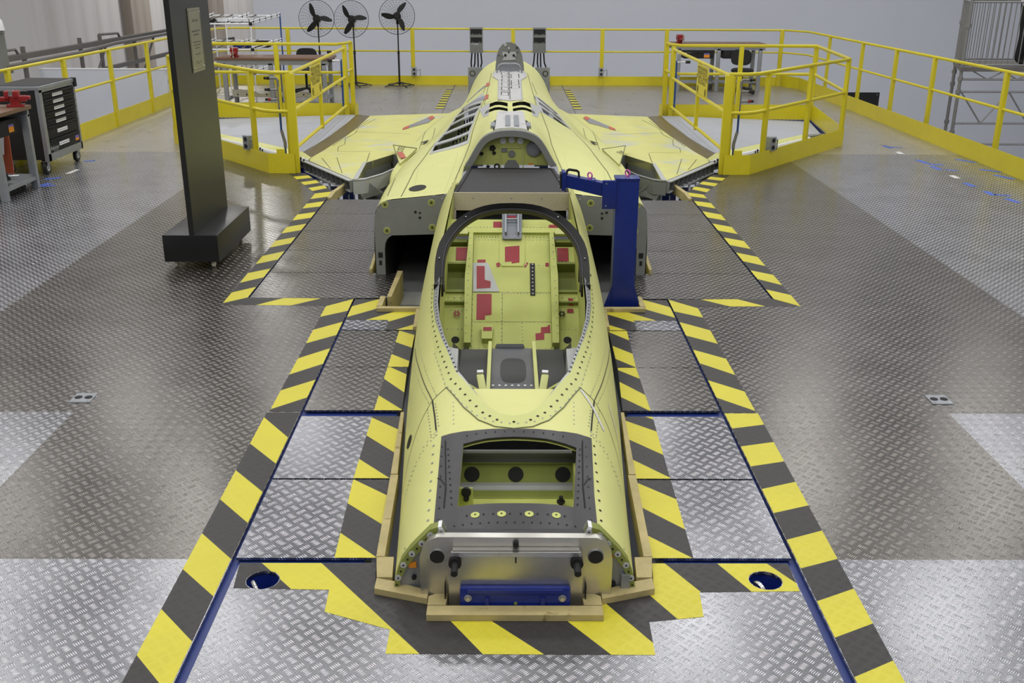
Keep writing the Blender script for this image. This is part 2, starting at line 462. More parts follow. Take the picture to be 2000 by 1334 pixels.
# ================================================================ hall shell
def struct(mb, name, m, parent=None, **k):
    o = mb.build(name, m, parent, **k); o['kind'] = 'structure'; return o
GZ = -3.0
struct(MB().box(-40, 40, -12, 75, GZ - 0.2, GZ), 'ground', GROUND)
struct(MB().box(-7.15, 34, 29.5, 29.8, GZ, 10.0), 'wall_back', WALLW)
wl = struct(MB().box(-14.4, -14.0, -10, 75, GZ, 10.0), 'wall_left', CONC)
for y in (38.0, 48.4, 59.0):
    struct(MB().box(-14.0, -13.62, y, y + 2.0, GZ, 10.0), 'trim_1', CONCD)
struct(MB().box(-14.0, -13.97, -10, 75, 3.02, 3.05), 'trim_2', GALVD)
struct(MB().box(-15, 34, -12, 75, 10.0, 10.3), 'ceiling', mat('ceiling_sheet', rgb(206, 208, 212), 0.7))

# ================================================================ platform floor
XI = 1.238
BND = [(XI, 1.5), (XI, 7.475), (2.075, 7.475), (2.075, 11.55), (2.70, 12.65), (3.05, 12.70), (4.95, 15.0), (5.30, 17.75),
       (2.65, 17.75), (2.65, 17.48), (1.22, 17.48), (1.22, 22.3)]
ROWS = [3.765, 5.315, 6.77, 8.2, 9.65, 11.1, 12.6, 14.2, 15.8, 17.4, 19.0, 20.6, 22.2]
def bmpoly(poly):
    bm = bmesh.new(); bm.faces.new([bm.verts.new((p[0], p[1], 0)) for p in poly]); return bm
def cutline(bm, co, no, sel=None):
    fs = [f for f in bm.faces if sel is None or sel(f)]
    g = list({e for f in fs for e in f.edges}) + list({v for f in fs for v in f.verts}) + fs
    bmesh.ops.bisect_plane(bm, geom=g, plane_co=co, plane_no=no, dist=1e-5)
FLOOR = MB()
def mirror(poly): return [(-p[0], p[1]) for p in poly]
edge = BND + [(1.22, 23.32), (6.45, 23.32), (6.45, 1.5)]
for s in (1, -1):
    FLOOR.prism([(s * p[0], p[1]) for p in edge], -0.16, -0.012)
    FLOOR.prism([(s * 0.66, 3.75), (s * XI, 3.75), (s * XI, 7.3), (s * 0.72, 7.18), (s * .68, 5.6)], -0.16, -0.022)
    FLOOR.prism([(s * 1.0, 7.6), (s * 2.075, 7.6), (s * 2.075, 11.08), (s * 1.26, 11.08), (s * 1.22, 8.1)], -0.16, -0.03)
FLOOR.box(-1.22, 1.22, 22.3, 23.32, -0.16, -0.012)
FLOOR.prism([(-.97, 1.5), (.97, 1.5), (.97, 3.745), (.56, 3.745), (.53, 3.53), (.30, 3.47), (.30, 3.36), (-.30, 3.36), (-.30, 3.47), (-.53, 3.53), (-.56, 3.745), (-.97, 3.745)], -0.16, -0.022)
for s in (1, -1):
    FLOOR.prism([(s * 1.165, 1.5), (s * XI, 1.5), (s * XI, 3.749), (s * 1.165, 3.749)], -0.16, -0.022)
    FLOOR.prism([(s * .972, 1.5), (s * 1.163, 1.5), (s * 1.163, 3.50), (s * .972, 3.50)], -0.16, -0.022)
    FLOOR.prism([(s * .972, 3.70), (s * 1.163, 3.70), (s * 1.163, 3.749), (s * .972, 3.749)], -0.16, -0.022)
for x in (-6.2, -3.6, 3.6, 6.2):
    for y in (3, 8, 12.3, 18.5, 22.5): FLOOR.box(x - .09, x + .09, y - .09, y + .09, GZ, -0.16)
for x in (-1.4, 1.4):
    for y in (3, 6.8, 20.0): FLOOR.box(x - .09, x + .09, y - .09, y + .09, GZ, -0.16)
floor = struct(FLOOR, 'floor', BLUE_STEEL)

def plate(poly, m, gap=0.005, name='floor_plate'):
    bm = bmpoly(poly)
    bmesh.ops.inset_region(bm, faces=bm.faces[:], thickness=gap, use_even_offset=True)
    f = max(bm.faces, key=lambda q: q.calc_area()); P = [(v.co.x, v.co.y) for v in f.verts]; bm.free()
    return MB().prism(P, -0.012, 0.0).build(name, m, floor, smooth=0)
for s in (1, -1):
    bm = bmpoly([(s * p[0], p[1]) for p in edge])
    for y in ROWS: cutline(bm, (0, y, 0), (0, 1, 0))
    cutline(bm, (s * 3.85, 0, 0), (1, 0, 0), lambda f: f.calc_center_median().y > 5.3)
    cutline(bm, (s * 2.56, 0, 0), (1, 0, 0), lambda f: f.calc_center_median().y < 5.3)
    for f in bm.faces:
        c = f.calc_center_median(); x = abs(c.x)
        new = c.y < 3.76 or (c.y < 5.31 and x > 2.56) or x > 3.85 or c.y > 17.4
        plate([(v.co.x, v.co.y) for v in f.verts], (FARP if c.y > 17.4 or (x > 3.85 and c.y > 14.2) else NEWP) if new else WORN)
    bm.free()
    # removable plates beside the nose and beside the intakes
    for q, m in (([(.63, 3.775), (1.222, 3.775), (1.222, 4.493), (.63, 4.493)], BRIGHTP), ([(.645, 4.508), (1.222, 4.508), (1.222, 5.262), (.645, 5.262)], BRIGHTP),
                 ([(.655, 5.345), (1.222, 5.345), (1.222, 6.022), (.69, 6.022)], WORN), ([(.69, 6.03), (1.222, 6.03), (1.222, 6.73), (.70, 6.73)], WORN),
                 ([(.71, 6.745), (1.222, 6.745), (1.222, 7.455), (1.03, 7.455), (1.03, 7.2), (.72, 7.2)], BRIGHTP),
                 ([(.97, 7.485), (2.06, 7.485), (2.06, 8.185), (.97, 8.185)], WORN), ([(1.215, 8.195), (2.06, 8.195), (2.06, 8.915), (1.25, 8.915)], WORN),
                 ([(1.25, 8.925), (2.06, 8.925), (2.06, 9.645), (1.28, 9.645)], WORN), ([(1.28, 9.655), (2.06, 9.655), (2.06, 10.395), (1.28, 10.395)], WORN),
                 ([(1.28, 10.405), (2.06, 10.405), (2.06, 11.1), (1.28, 11.1)], WORN)):
        plate([(s * p[0], p[1]) for p in q], m)
plate([(-1.21, 18.9), (1.21, 18.9), (1.21, 22.29), (-1.21, 22.29)], FARP)
for s in (1, -1): plate([(s * .80, 17.5), (s * 1.21, 17.5), (s * 1.21, 18.89), (s * .80, 18.89)], FARP)
plate([(-1.2, 22.31), (1.2, 22.31), (1.2, 23.32), (-1.2, 23.32)], FARP)
# front plate around the tip of the nose, with two round wells for the lifting eyes
FP = [(-1.195, 1.5), (1.195, 1.5), (1.195, 3.735), (.60, 3.735), (.58, 3.50), (.352, 3.43), (.352, 3.32), (-.352, 3.32), (-.352, 3.43), (-.58, 3.50), (-.60, 3.735), (-1.195, 3.735)]
def fplate():
    mb = MB(); bm = bmpoly(FP)
    for s in (1, -1):
        for k in range(16):
            t = 2 * PI * k / 16
            cutline(bm, (s * 1.066 + .068 * math.cos(t), 3.604 + .066 * math.sin(t), 0), (math.cos(t), math.sin(t), 0), lambda f: abs(f.calc_center_median().x) < 9 and (f.calc_center_median() - Vector((s * 1.066, 3.604, 0))).length < 5)
    bmesh.ops.delete(bm, geom=[f for f in bm.faces if min((f.calc_center_median() - Vector((s * 1.066, 3.604, 0))).length for s in (1, -1)) < .062], context='FACES')
    r = bmesh.ops.extrude_face_region(bm, geom=bm.faces[:])
    for v in [g for g in r['geom'] if isinstance(g, bmesh.types.BMVert)]: v.co.z -= 0.012
    bmesh.ops.recalc_face_normals(bm, faces=bm.faces[:])
    mb.bm(bm); bm.free(); return mb
fplate().build('floor_plate', NEWP, floor, smooth=0)
for s in (1, -1):
    well = MB(); 
    pr = [(.075, -.02), (.07, -.10), (.001, -.10)]
    vs = []
    n = 20
    for r_, h_ in pr:
        for i in range(n): vs.append((s * 1.066 + r_ * math.cos(2 * PI * i / n), 3.604 + r_ * math.sin(2 * PI * i / n), h_))
    well.add(vs, [(k * n + i, (k + 1) * n + i, (k + 1) * n + (i + 1) % n, k * n + (i + 1) % n) for k in range(2) for i in range(n)])
    well.build('eye_well', BLUE, floor, label='blue round well in the plate')
for s, side in ((-1, 'by the left corner of the nose opening'), (1, 'by the right corner of the nose opening')):
    e = thing('lifting_eye', 'steel ring eye bolt in a blue floor well, ' + ('left of the nose tip' if s < 0 else 'right of the nose tip'), 'eye bolt', (s * 1.066, 3.604, -.1), 'lifting eyes in the front floor plate')
    MB().torus((s * 1.066 - .025, 3.585, -.035), .034, .010, (1, .5, .3)).build('ring', STEEL, e)
    MB().cyl((s * 1.066 - .025, 3.585, -.1), (s * 1.066 - .025, 3.585, -.07), .016).build('shank', STEEL, e)

# ---------------------------------------------------------------- hazard tape
def tape(poly, lines, first_yellow, z=0.0009, name='hazard_tape'):
    """poly split by lines ((x,y),(x,y)) into alternating bands; lines are ordered so each next one lies on the same side"""
    bm = bmpoly(poly)
    for a, b in lines:
        d = Vector((b[0] - a[0], b[1] - a[1], 0)); cutline(bm, (a[0], a[1], 0), (d.y, -d.x, 0))
    mb = MB()
    def side(c, l):
        (ax, ay), (bx, by) = l
        return (bx - ax) * (c.y - ay) - (by - ay) * (c.x - ax) > 0
    ref = None
    sgn = [None] * len(lines)
    for i in range(len(lines)):
        o = lines[i + 1] if i + 1 < len(lines) else lines[i - 1]
        mid = Vector(((o[0][0] + o[1][0]) / 2, (o[0][1] + o[1][1]) / 2, 0)); s_ = side(mid, lines[i])
        sgn[i] = s_ if i + 1 < len(lines) else not s_
    for f in bm.faces:
        c = f.calc_center_median()
        k = sum(1 for i, l in enumerate(lines) if side(c, l) == sgn[i])
        P = [(v.co.x, v.co.y, z) for v in f.verts]
        nrm = f.normal.z
        f.normal_update()
        if f.normal.z < 0: P = P[::-1]
        mb.add(P, [tuple(range(len(P)))], 0 if (k % 2 == 0) == first_yellow else 1)
    bm.free()
    return mb.build(name, [TAPE_Y, TAPE_K], floor, smooth=0)
def strip(xo, xi, yo, yi, first_yellow, poly):
    tape(poly, [((xo, a), (xi, b)) for a, b in zip(yo, yi)], first_yellow)
# long tapes beside the nose, lower and upper halves
LLo = [5.223, 4.886, 4.578, 4.277, 3.966, 3.676, 3.39, 3.102, 2.81, 2.52, 2.23, 1.94]; LLi = [4.982, 4.67, 4.369, 4.071, 3.768, 3.489, 3.194, 2.90, 2.61, 2.32, 2.03, 1.74]
strip(-1.42, -1.245, LLo, LLi, False, [(-1.42, 1.5), (-1.242, 1.5), (-1.242, 5.31), (-1.435, 5.31)])
LUo = [7.281, 7.031, 6.744, 6.466, 6.18, 5.896, 5.639, 5.358]; LUi = [7.46, 7.17, 6.918, 6.634, 6.37, 6.081, 5.809, 5.531]
strip(-1.42, -1.24, LUo, LUi, False, [(-1.422, 5.32), (-1.24, 5.32), (-1.24, 7.465), (-1.425, 7.295)])
RUo = [7.256, 7.034, 6.753, 6.475, 6.189, 5.903, 5.636, 5.345]; RUi = [7.466, 7.176, 6.932, 6.64, 6.359, 6.107, 5.814, 5.54]
strip(1.43, 1.24, RUo, RUi, False, [(1.43, 5.32), (1.24, 5.32), (1.24, 7.465), (1.435, 7.285)])
RLo = [5.153, 4.929, 4.698, 4.473, 4.236, 4.005, 3.769, 3.544, 3.307, 3.081, 2.85, 2.62, 2.39, 2.16, 1.93, 1.70]; RLi = [5.105, 4.878, 4.645, 4.403, 4.167, 3.929, 3.697, 3.457, 3.219, 2.988, 2.75, 2.52, 2.29, 2.06, 1.83, 1.6]
strip(1.42, 1.245, RLo, RLi, True, [(1.405, 1.5), (1.242, 1.5), (1.242, 5.31), (1.438, 5.31)])
# tapes round the wide part
LDo = [11.43, 11.12, 10.882, 10.638, 10.354, 10.083, 9.806, 9.539, 9.257, 9.003, 8.715, 8.443, 8.166, 7.882, 7.615, 7.343]
LDi = [11.514, 11.246, 11.003, 10.741, 10.473, 10.209, 9.945, 9.679, 9.404, 9.166, 8.884, 8.602, 8.314, 8.048, 7.778, 7.496]
strip(-2.24, -2.075, LDo[1:], LDi[1:], True, [(-2.235, 7.31), (-2.078, 7.49), (-2.078, 11.53), (-2.255, 11.41)])
RDo = [11.22, 10.981, 10.703, 10.417, 10.139, 9.865, 9.57, 9.303, 9.006, 8.733, 8.431, 8.159, 7.86, 7.594, 7.30]
RDi = [11.33, 11.084, 10.848, 10.567, 10.28, 10.009, 9.718, 9.433, 9.15, 8.883, 8.59, 8.297, 8.039, 7.746, 7.474]
strip(2.24, 2.075, RDo, RDi, True, [(2.24, 7.30), (2.078, 7.47), (2.078, 11.55), (2.25, 11.42)])
for s in (-1, 1):
    n = 8
    a0, a1, b0, b1 = (2.25, 11.42), (2.81, 12.63), (2.078, 11.55), (2.60, 12.64)
    ln = []
    for k in range(1, n - 1):
        t = k / (n - 1)
        ln.append(((s * (a0[0] + (a1[0] - a0[0]) * (t - .035)), a0[1] + (a1[1] - a0[1]) * (t - .035)), (s * (b0[0] + (b1[0] - b0[0]) * (t + .02)), b0[1] + (b1[1] - b0[1]) * (t + .02))))
    tape([(s * q[0], q[1]) for q in (a0, a1, b1, b0)], ln, False)
    tape([(s * q[0], q[1]) for q in ((1.43, 7.29), (2.235, 7.31), (2.078, 7.488), (1.245, 7.468))],
         [((s * 1.70, 7.29), (s * 1.50, 7.47)), ((s * 1.98, 7.29), (s * 1.80, 7.47))], False)
    # inner tapes along the nose
    if s < 0:
        tape([(-.813, 4.508), (-.813, 5.262), (-.643, 5.262), (-.62, 4.508)], [((-.81, 5.24), (-.63, 5.07)), ((-.81, 5.003), (-.63, 4.79)), ((-.81, 4.718), (-.63, 4.51))], False)
        tape([(-.79, 3.775), (-.812, 4.493), (-.62, 4.493), (-.603, 3.775)], [((-.80, 4.487), (-.62, 4.33)), ((-.80, 4.249), (-.62, 4.063)), ((-.80, 3.986), (-.62, 3.794))], False)
        tape([(-.813, 5.345), (-.81, 6.022), (-.68, 6.022), (-.648, 5.345)], [((-.81, 6.043), (-.66, 5.886)), ((-.81, 5.827), (-.66, 5.607)), ((-.81, 5.562), (-.66, 5.368))], False)
        tape([(-.81, 6.03), (-.805, 6.73), (-.69, 6.73), (-.675, 6.03)], [((-.81, 6.733), (-.66, 6.613)), ((-.81, 6.496), (-.66, 6.361)), ((-.81, 6.262), (-.66, 6.115))], False)
    else:
        tape([(.80, 4.508), (.813, 5.262), (.645, 5.262), (.622, 4.508)], [((.80, 5.234), (.62, 5.40)), ((.80, 5.07), (.62, 5.2335)), ((.80, 4.778), (.62, 4.985)), ((.80, 4.52), (.62, 4.735))], True)
        tape([(.79, 3.775), (.80, 4.493), (.62, 4.493), (.603, 3.775)], [((.80, 4.294), (.62, 4.47)), ((.80, 4.008), (.62, 4.214)), ((.80, 3.76), (.62, 3.954))], False)
        tape([(.813, 5.345), (.81, 6.022), (.69, 6.022), (.648, 5.345)], [((.81, 5.836), (.68, 5.992)), ((.81, 5.58), (.68, 5.779)), ((.81, 5.342), (.68, 5.518))], True)
        tape([(.81, 6.03), (.83, 6.73), (.70, 6.73), (.69, 6.03)], [((.81, 6.554), (.68, 6.731)), ((.81, 6.284), (.68, 6.449)), ((.81, 6.03), (.68, 6.197))], True)
    # L-shaped tape by the corner well: bands at 45 degrees
    cs = [8.50, 8.25, 8.035, 7.825, 7.575]
    tape([(s * q[0], q[1]) for q in ((1.225, 6.96), (1.225, 7.455), (1.03, 7.455), (1.03, 7.2), (.72, 7.2), (.71, 6.745), (.905, 6.745), (.905, 6.96))],
         [((s * .6, k - .6), (s * 1.2, k - 1.2)) for k in cs], False)
    # short tapes at the far end
    tape([(s * q[0], q[1]) for q in ((1.22, 19.0), (1.38, 19.0), (1.36, 22.28), (1.22, 22.28))], [((s * 1.22, 22.1 - .2 * k), (s * 1.38, 22.1 - .2 * k)) for k in range(16)], False)
FT = [((-1.116, 3.752), (-.934, 3.54)), ((-.852, 3.749), (-.365, 3.121)), ((-.256, 3.321), (-.119, 3.11)), ((-.093, 3.321), (.113, 3.11)), ((.212, 3.315), (.365, 3.11)),
      ((.366, 3.449), (.53, 3.184)), ((.558, 3.499), (.65, 3.332)), ((.66, 3.728), (.775, 3.521)), ((.888, 3.728), (.988, 3.522)), ((1.101, 3.737), (1.202, 3.566))]
FTP = [(-1.195, 3.733), (-1.175, 3.545), (-.773, 3.533), (-.766, 3.381), (-.49, 3.265), (-.491, 3.118), (.529, 3.112), (.533, 3.316), (.756, 3.35), (.77, 3.518), (1.19, 3.526),
       (1.195, 3.733), (.60, 3.733), (.58, 3.502), (.352, 3.43), (.352, 3.32), (-.352, 3.32), (-.352, 3.43), (-.58, 3.502), (-.60, 3.733)]
def front_tape():
    bm = bmpoly(FTP)
    for a, b in FT:
        d = Vector((b[0] - a[0], b[1] - a[1], 0)); cutline(bm, (a[0], a[1], 0), (d.y, -d.x, 0))
    for s in (1, -1):
        for k in range(16):
            t = 2 * PI * k / 16
            cutline(bm, (s * 1.066 + .071 * math.cos(t), 3.604 + .069 * math.sin(t), 0), (math.cos(t), math.sin(t), 0), lambda f: f.calc_center_median().x * s > .7)
    mb = MB()
    for f in bm.faces:
        c = f.calc_center_median()
        if min((c - Vector((s * 1.066, 3.604, 0))).length for s in (1, -1)) < .065: continue
        k = sum(1 for (a, b) in FT if (b[0] - a[0]) * (c.y - a[1]) - (b[1] - a[1]) * (c.x - a[0]) > 0)
        f.normal_update(); P = [(v.co.x, v.co.y, .0009) for v in f.verts]
        if f.normal.z < 0: P = P[::-1]
        mb.add(P, [tuple(range(len(P)))], 0 if k % 2 else 1)
    bm.free(); return mb
front_tape().build('hazard_tape', [TAPE_Y, TAPE_K], floor, smooth=0)

# ---------------------------------------------------------------- wooden battens round the opening
wood = thing('wooden_edging', 'pale pine battens edging the floor opening around the yellow nose', 'edging', (0, 3.32, 0))
def plank(poly, z1=.028, z0=-.07): MB().prism(poly, z0, z1).build('batten', WOOD, wood, smooth=0)
plank([(-.352, 3.322), (.352, 3.322), (.352, 3.385), (-.352, 3.385)])
for s in (1, -1):
    for q in ([(.352, 3.39), (.28, 3.39), (.27, 3.50), (.352, 3.45)], [(.356, 3.432), (.58, 3.504), (.58, 3.58), (.50, 3.555), (.356, 3.49)],
              [(.58, 3.585), (.515, 3.585), (.525, 3.74), (.60, 3.74)], [(.602, 3.745), (.565, 3.745), (.583, 4.495), (.622, 4.495)],
              [(.622, 4.505), (.588, 4.505), (.628, 5.262), (.646, 5.262)], [(.705, 6.74), (.682, 6.74), (.69, 7.14), (.72, 7.14)],
              [(.69, 7.15), (1.02, 7.15), (1.02, 7.2), (.69, 7.2)], [(.985, 7.21), (1.025, 7.21), (1.025, 7.45), (.985, 7.45)]):
        plank([(s * p[0], p[1]) for p in q])
    plank([(s * .972, 7.43), (s * .938, 7.43), (s * .918, 8.15), (s * .962, 8.15)], .03, -.2)
    plank([(s * 1.21, 8.2), (s * 1.185, 8.2), (s * 1.21, 8.9), (s * 1.24, 8.9)], .03, -.2)
    plank([(s * 2.06, 11.11), (s * 2.02, 11.11), (s * 2.02, 11.42), (s * 2.07, 11.42)], .02, -.08)
    plank([(s * 2.07, 11.43), (s * 2.02, 11.43), (s * 1.96, 11.9), (s * 2.0, 11.95)], .02, -.08)

# ---------------------------------------------------------------- small floor things
for s, lb in ((-1, 'steel twin socket plate set in the left floor plates'), (1, 'steel twin socket plate set in the right floor plates')):
    o = thing('floor_socket', lb, 'floor socket', (s * 2.58, 5.5, 0), 'twin floor sockets')
    MB().prism([(s * 2.52, 5.445), (s * 2.645, 5.445), (s * 2.645, 5.58), (s * 2.52, 5.58)], .0, .005).build('cover_plate', GREYM, o)
    for dx in (-.03, .03): MB().cyl((s * 2.582 + dx, 5.515, .005), (s * 2.582 + dx, 5.515, .0075), .023, 16).build('socket_hole', MATTEK, o)
    for dx in (-.045, .045):
        MB().cyl((s * 2.582 + dx, 5.46, .005), (s * 2.582 + dx, 5.46, .0075), .005, 8).build('screw', STEEL, o)
def mark(x, y, w, l, a, m, name):
    R = rz(a); P = [R @ Vector(p) for p in ((-w, -l, 0), (w, -l, 0), (w, l, 0), (-w, l, 0))]
    MB().add([(x + p.x, y + p.y, .001) for p in P], [(0, 1, 2, 3)]).build(name, m, floor)

# ================================================================ airframe
def grid_normal(fn, x, y, e=.01):
    dx = (fn(x + e, y) - fn(x - e, y)) / (2 * e); dy = (fn(x, y + e) - fn(x, y - e)) / (2 * e)
    return Vector((-dx, -dy, 1)).normalized()
def resample(pts, step):
    out = [Vector(pts[0])]
    for a, b in zip(pts, pts[1:]):
        a, b = Vector(a), Vector(b); n = max(1, int(math.ceil((b - a).length / step)))
        out += [a + (b - a) * i / n for i in range(1, n + 1)]
    return out
def smooth2(pts, it=2):
    for _ in range(it):
        q = [pts[0]]
        for a, b in zip(pts, pts[1:]):
            q += [(a[0] * .75 + b[0] * .25, a[1] * .75 + b[1] * .25), (a[0] * .25 + b[0] * .75, a[1] * .25 + b[1] * .75)]
        pts = q + [pts[-1]]
    return pts
def ribbon(mb, pts, fn, w=.006, off=.0015, step=.06, mi=0):
    P = []
    for p in resample([(q[0], q[1]) for q in pts], step):
        P.append((Vector((p.x, p.y, fn(p.x, p.y))), grid_normal(fn, p.x, p.y)))
    vs, fs = [], []
    for i, (p, n) in enumerate(P):
        t = (P[min(i + 1, len(P) - 1)][0] - P[max(i - 1, 0)][0]).normalized(); s = t.cross(n).normalized()
        vs += [p + n * off - s * w / 2, p + n * off + s * w / 2]
    for i in range(len(P) - 1): fs.append((2 * i, 2 * i + 1, 2 * i + 3, 2 * i + 2))
    mb.add(vs, fs, mi)
def dots(mb, pts, fn, step, r=.006, off=.002, n=6, mi=0, h=.0):
    for p in resample([(q[0], q[1]) for q in pts], step):
        dot(mb, p.x, p.y, fn, r, off, n, mi)
def dot(mb, x, y, fn, r, off=.002, n=6, mi=0):
    c = Vector((x, y, fn(x, y))); nn = grid_normal(fn, x, y); a = nn.cross(Vector((0, 1, 0))).normalized(); b = nn.cross(a)
    vs = [c + nn * off + (a * math.cos(2 * PI * k / n) + b * math.sin(2 * PI * k / n)) * r for k in range(n)]
    f = tuple(range(n))
    if (vs[1] - vs[0]).cross(vs[2] - vs[0]).dot(nn) < 0: f = f[::-1]
    mb.add(vs, [f], mi)
def cut_convex(bm, poly, keep=False, zmin=-9):
    """cut a convex plan polygon out of the surface (or keep only it)"""
    n = len(poly); ar = sum(poly[i][0] * poly[(i + 1) % n][1] - poly[(i + 1) % n][0] * poly[i][1] for i in range(n))
    if ar < 0: poly = poly[::-1]
    x0, x1 = min(p[0] for p in poly) - .3, max(p[0] for p in poly) + .3; y0, y1 = min(p[1] for p in poly) - .3, max(p[1] for p in poly) + .3
    ed = [(poly[i], poly[(i + 1) % n]) for i in range(n)]
    for (ax, ay), (bx, by) in ed:
        d = Vector((by - ay, ax - bx, 0))
        if d.length < 1e-6: continue
        def sel(f):
            c = f.calc_center_median(); return x0 < c.x < x1 and y0 < c.y < y1 and c.z > zmin
        cutline(bm, (ax, ay, 0), d, sel)
    def ins(c): return all((bx - ax) * (c.y - ay) - (by - ay) * (c.x - ax) > -1e-7 for (ax, ay), (bx, by) in ed)
    bmesh.ops.delete(bm, geom=[f for f in bm.faces if f.calc_center_median().z > zmin and ins(f.calc_center_median()) != keep], context='FACES')
def drape(poly, fn, off, step=.08, holes=(), thick=0.0):
    """plan polygon laid on a surface; optional convex holes; optional thickness downwards"""
    bm = bmpoly(poly)
    xs, ys = [p[0] for p in poly], [p[1] for p in poly]
    k = math.floor(min(xs) / step) + 1
    while k * step < max(xs): cutline(bm, (k * step, 0, 0), (1, 0, 0)); k += 1
    ystep = max(step, (max(ys) - min(ys)) / 60)
    k = math.floor(min(ys) / ystep) + 1
    while k * ystep < max(ys): cutline(bm, (0, k * ystep, 0), (0, 1, 0)); k += 1
    for h in holes: cut_convex(bm, h)
    for f in bm.faces:
        f.normal_update()
        if f.normal.z < 0: f.normal_flip()
    if thick:
        r = bmesh.ops.extrude_face_region(bm, geom=bm.faces[:])
        low = {g for g in r['geom'] if isinstance(g, bmesh.types.BMVert)}
        for v in bm.verts: v.co.z = fn(v.co.x, v.co.y) + off - (0 if v in low else thick)
        bmesh.ops.recalc_face_normals(bm, faces=bm.faces[:])
    else:
        for v in bm.verts: v.co.z = fn(v.co.x, v.co.y) + off
    mb = MB().bm(bm); bm.free(); return mb
def flip(poly): return [(-p[0],) + tuple(p[1:]) for p in poly]

air = thing('fighter_airframe', 'large yellow-primed fighter aircraft body without nose cone, canopy or fin, sunk in the floor', 'aircraft', (0, 3.5, -0.9))

# ---- forward fuselage skin
RIM = [(0, 4.365), (.07, 4.385), (.13, 4.455), (.185, 4.565), (.30, 4.83), (.405, 5.29), (.455, 5.56), (.487, 5.83), (.505, 6.2)]
OPEN = RIM + [(.498, 6.8), (.475, 7.4), (.455, 7.78), (.44, 8.16)]
OPENP = OPEN + flip(OPEN[1:])[::-1]
HATCH = [(-.243, 3.715), (.25, 3.715), (.29, 4.165), (.15, 4.188), (0, 4.195), (-.12, 4.188), (-.235, 4.168)]
def nose_shell(sc, name, m, low, y0=3.545):
    ys = [y0 + (8.15 - y0) * i / 88 for i in range(89)]; nt = 26
    bm = bmesh.new(); rows = []
    for y in ys:
        half = []
        for k in range(nt + 1):
            x, z = nose_pt(k / nt, y); half.append((x * sc, ZC + (z - ZC) * sc))
        w = half[-1][0]
        half += [(w * .985, -.35), (w * .93, low)]
        row = [bm.verts.new((-x, y, z)) for x, z in half[:0:-1]] + [bm.verts.new((x, y, z)) for x, z in half]
        rows.append(row)
    for a, b in zip(rows, rows[1:]):
        for i in range(len(a) - 1): bm.faces.new((a[i], a[i + 1], b[i + 1], b[i]))
    cut_convex(bm, OPENP, zmin=.1); cut_convex(bm, HATCH, zmin=.1)
    o = MB().bm(bm).build(name, m, air, smooth=50); bm.free(); return o
skin = nose_shell(1.0, 'nose_skin', SKIN, -.9)
nose_shell(.968, 'inner_skin', GREEN, -.88, 3.56)
FLO = [(0, 4.262), (.09, 4.280), (.17, 4.345), (.245, 4.475), (.345, 4.72), (.425, 5.12), (.475, 5.5), (.508, 5.86), (.524, 6.2)]
FLI = [(p[0] + .0, p[1]) for p in RIM]
def band(A, B, fn, off, sub=3):
    mb = MB()
    A = [Vector((p[0], p[1], 0)) for p in A]; B = [Vector((p[0], p[1], 0)) for p in B]
    A2, B2 = [], []
    for L, M in ((A, A2), (B, B2)):
        for a, b in zip(L, L[1:]): M += [a + (b - a) * i / sub for i in range(sub)]
        M.append(L[-1])
    vs = []
    for a, b in zip(A2, B2):
        for t in (0, .5, 1):
            p = a.lerp(b, t); vs.append((p.x, p.y, fn(p.x, p.y) + off))
    for s in (1, -1):
        fs = []
        for i in range(len(A2) - 1):
            for j in (0, 1):
                q = (3 * i + j, 3 * i + j + 1, 3 * i + j + 4, 3 * i + j + 3); fs.append(q if s > 0 else q[::-1])
        mb.add([(s * v[0], v[1], v[2]) for v in vs], fs)
    return mb
rimf = band(FLI, FLO, nose_z, .003).build('rim_flange', SKIN2, air)
SILO = RIM[3:]; SILI = [(.182, 4.57), (.291, 4.843), (.388, 5.30), (.432, 5.57), (.458, 5.83), (.468, 6.2)]
band(SILI, SILO, nose_z, -.002).build('seal_channel', SEALM, air, label='bare metal canopy seal channel')
def liner(line, depth, inw, m, name):
    mb = MB(); L = resample([(p[0], p[1]) for p in line], .06)
    for s in (1, -1):
        vs = []
        for p in L:
            z = nose_z(p.x, p.y); vs += [(s * p.x, p.y, z - .001), (s * (p.x - inw), p.y + (inw if p.x < .2 else 0), z - depth)]
        mb.add(vs, [(2 * i, 2 * i + 1, 2 * i + 3, 2 * i + 2) for i in range(len(L) - 1)])
    return mb.build(name, m, air, smooth=60)
liner(SILI, .05, .004, MATTEK, 'black_seal')
liner(RIM[:5], .035, .012, MATTEK, 'front_seal')
liner([(.445, 4.9 + .9), (.455, 6.2), (.47, 6.9), (.452, 7.78)], .62, -.02, GREEN, 'cockpit_side')
chn = MB()
for s in (1, -1):
    dots(chn, [(s * (a[0] + b[0]) / 2, (a[1] + b[1]) / 2) for a, b in list(zip(SILO, SILI))[1:]], nose_z, .055, .0065, .001, 8)
chn.build('channel_slot', MATTEK, air, kind='stuff', smooth=0)
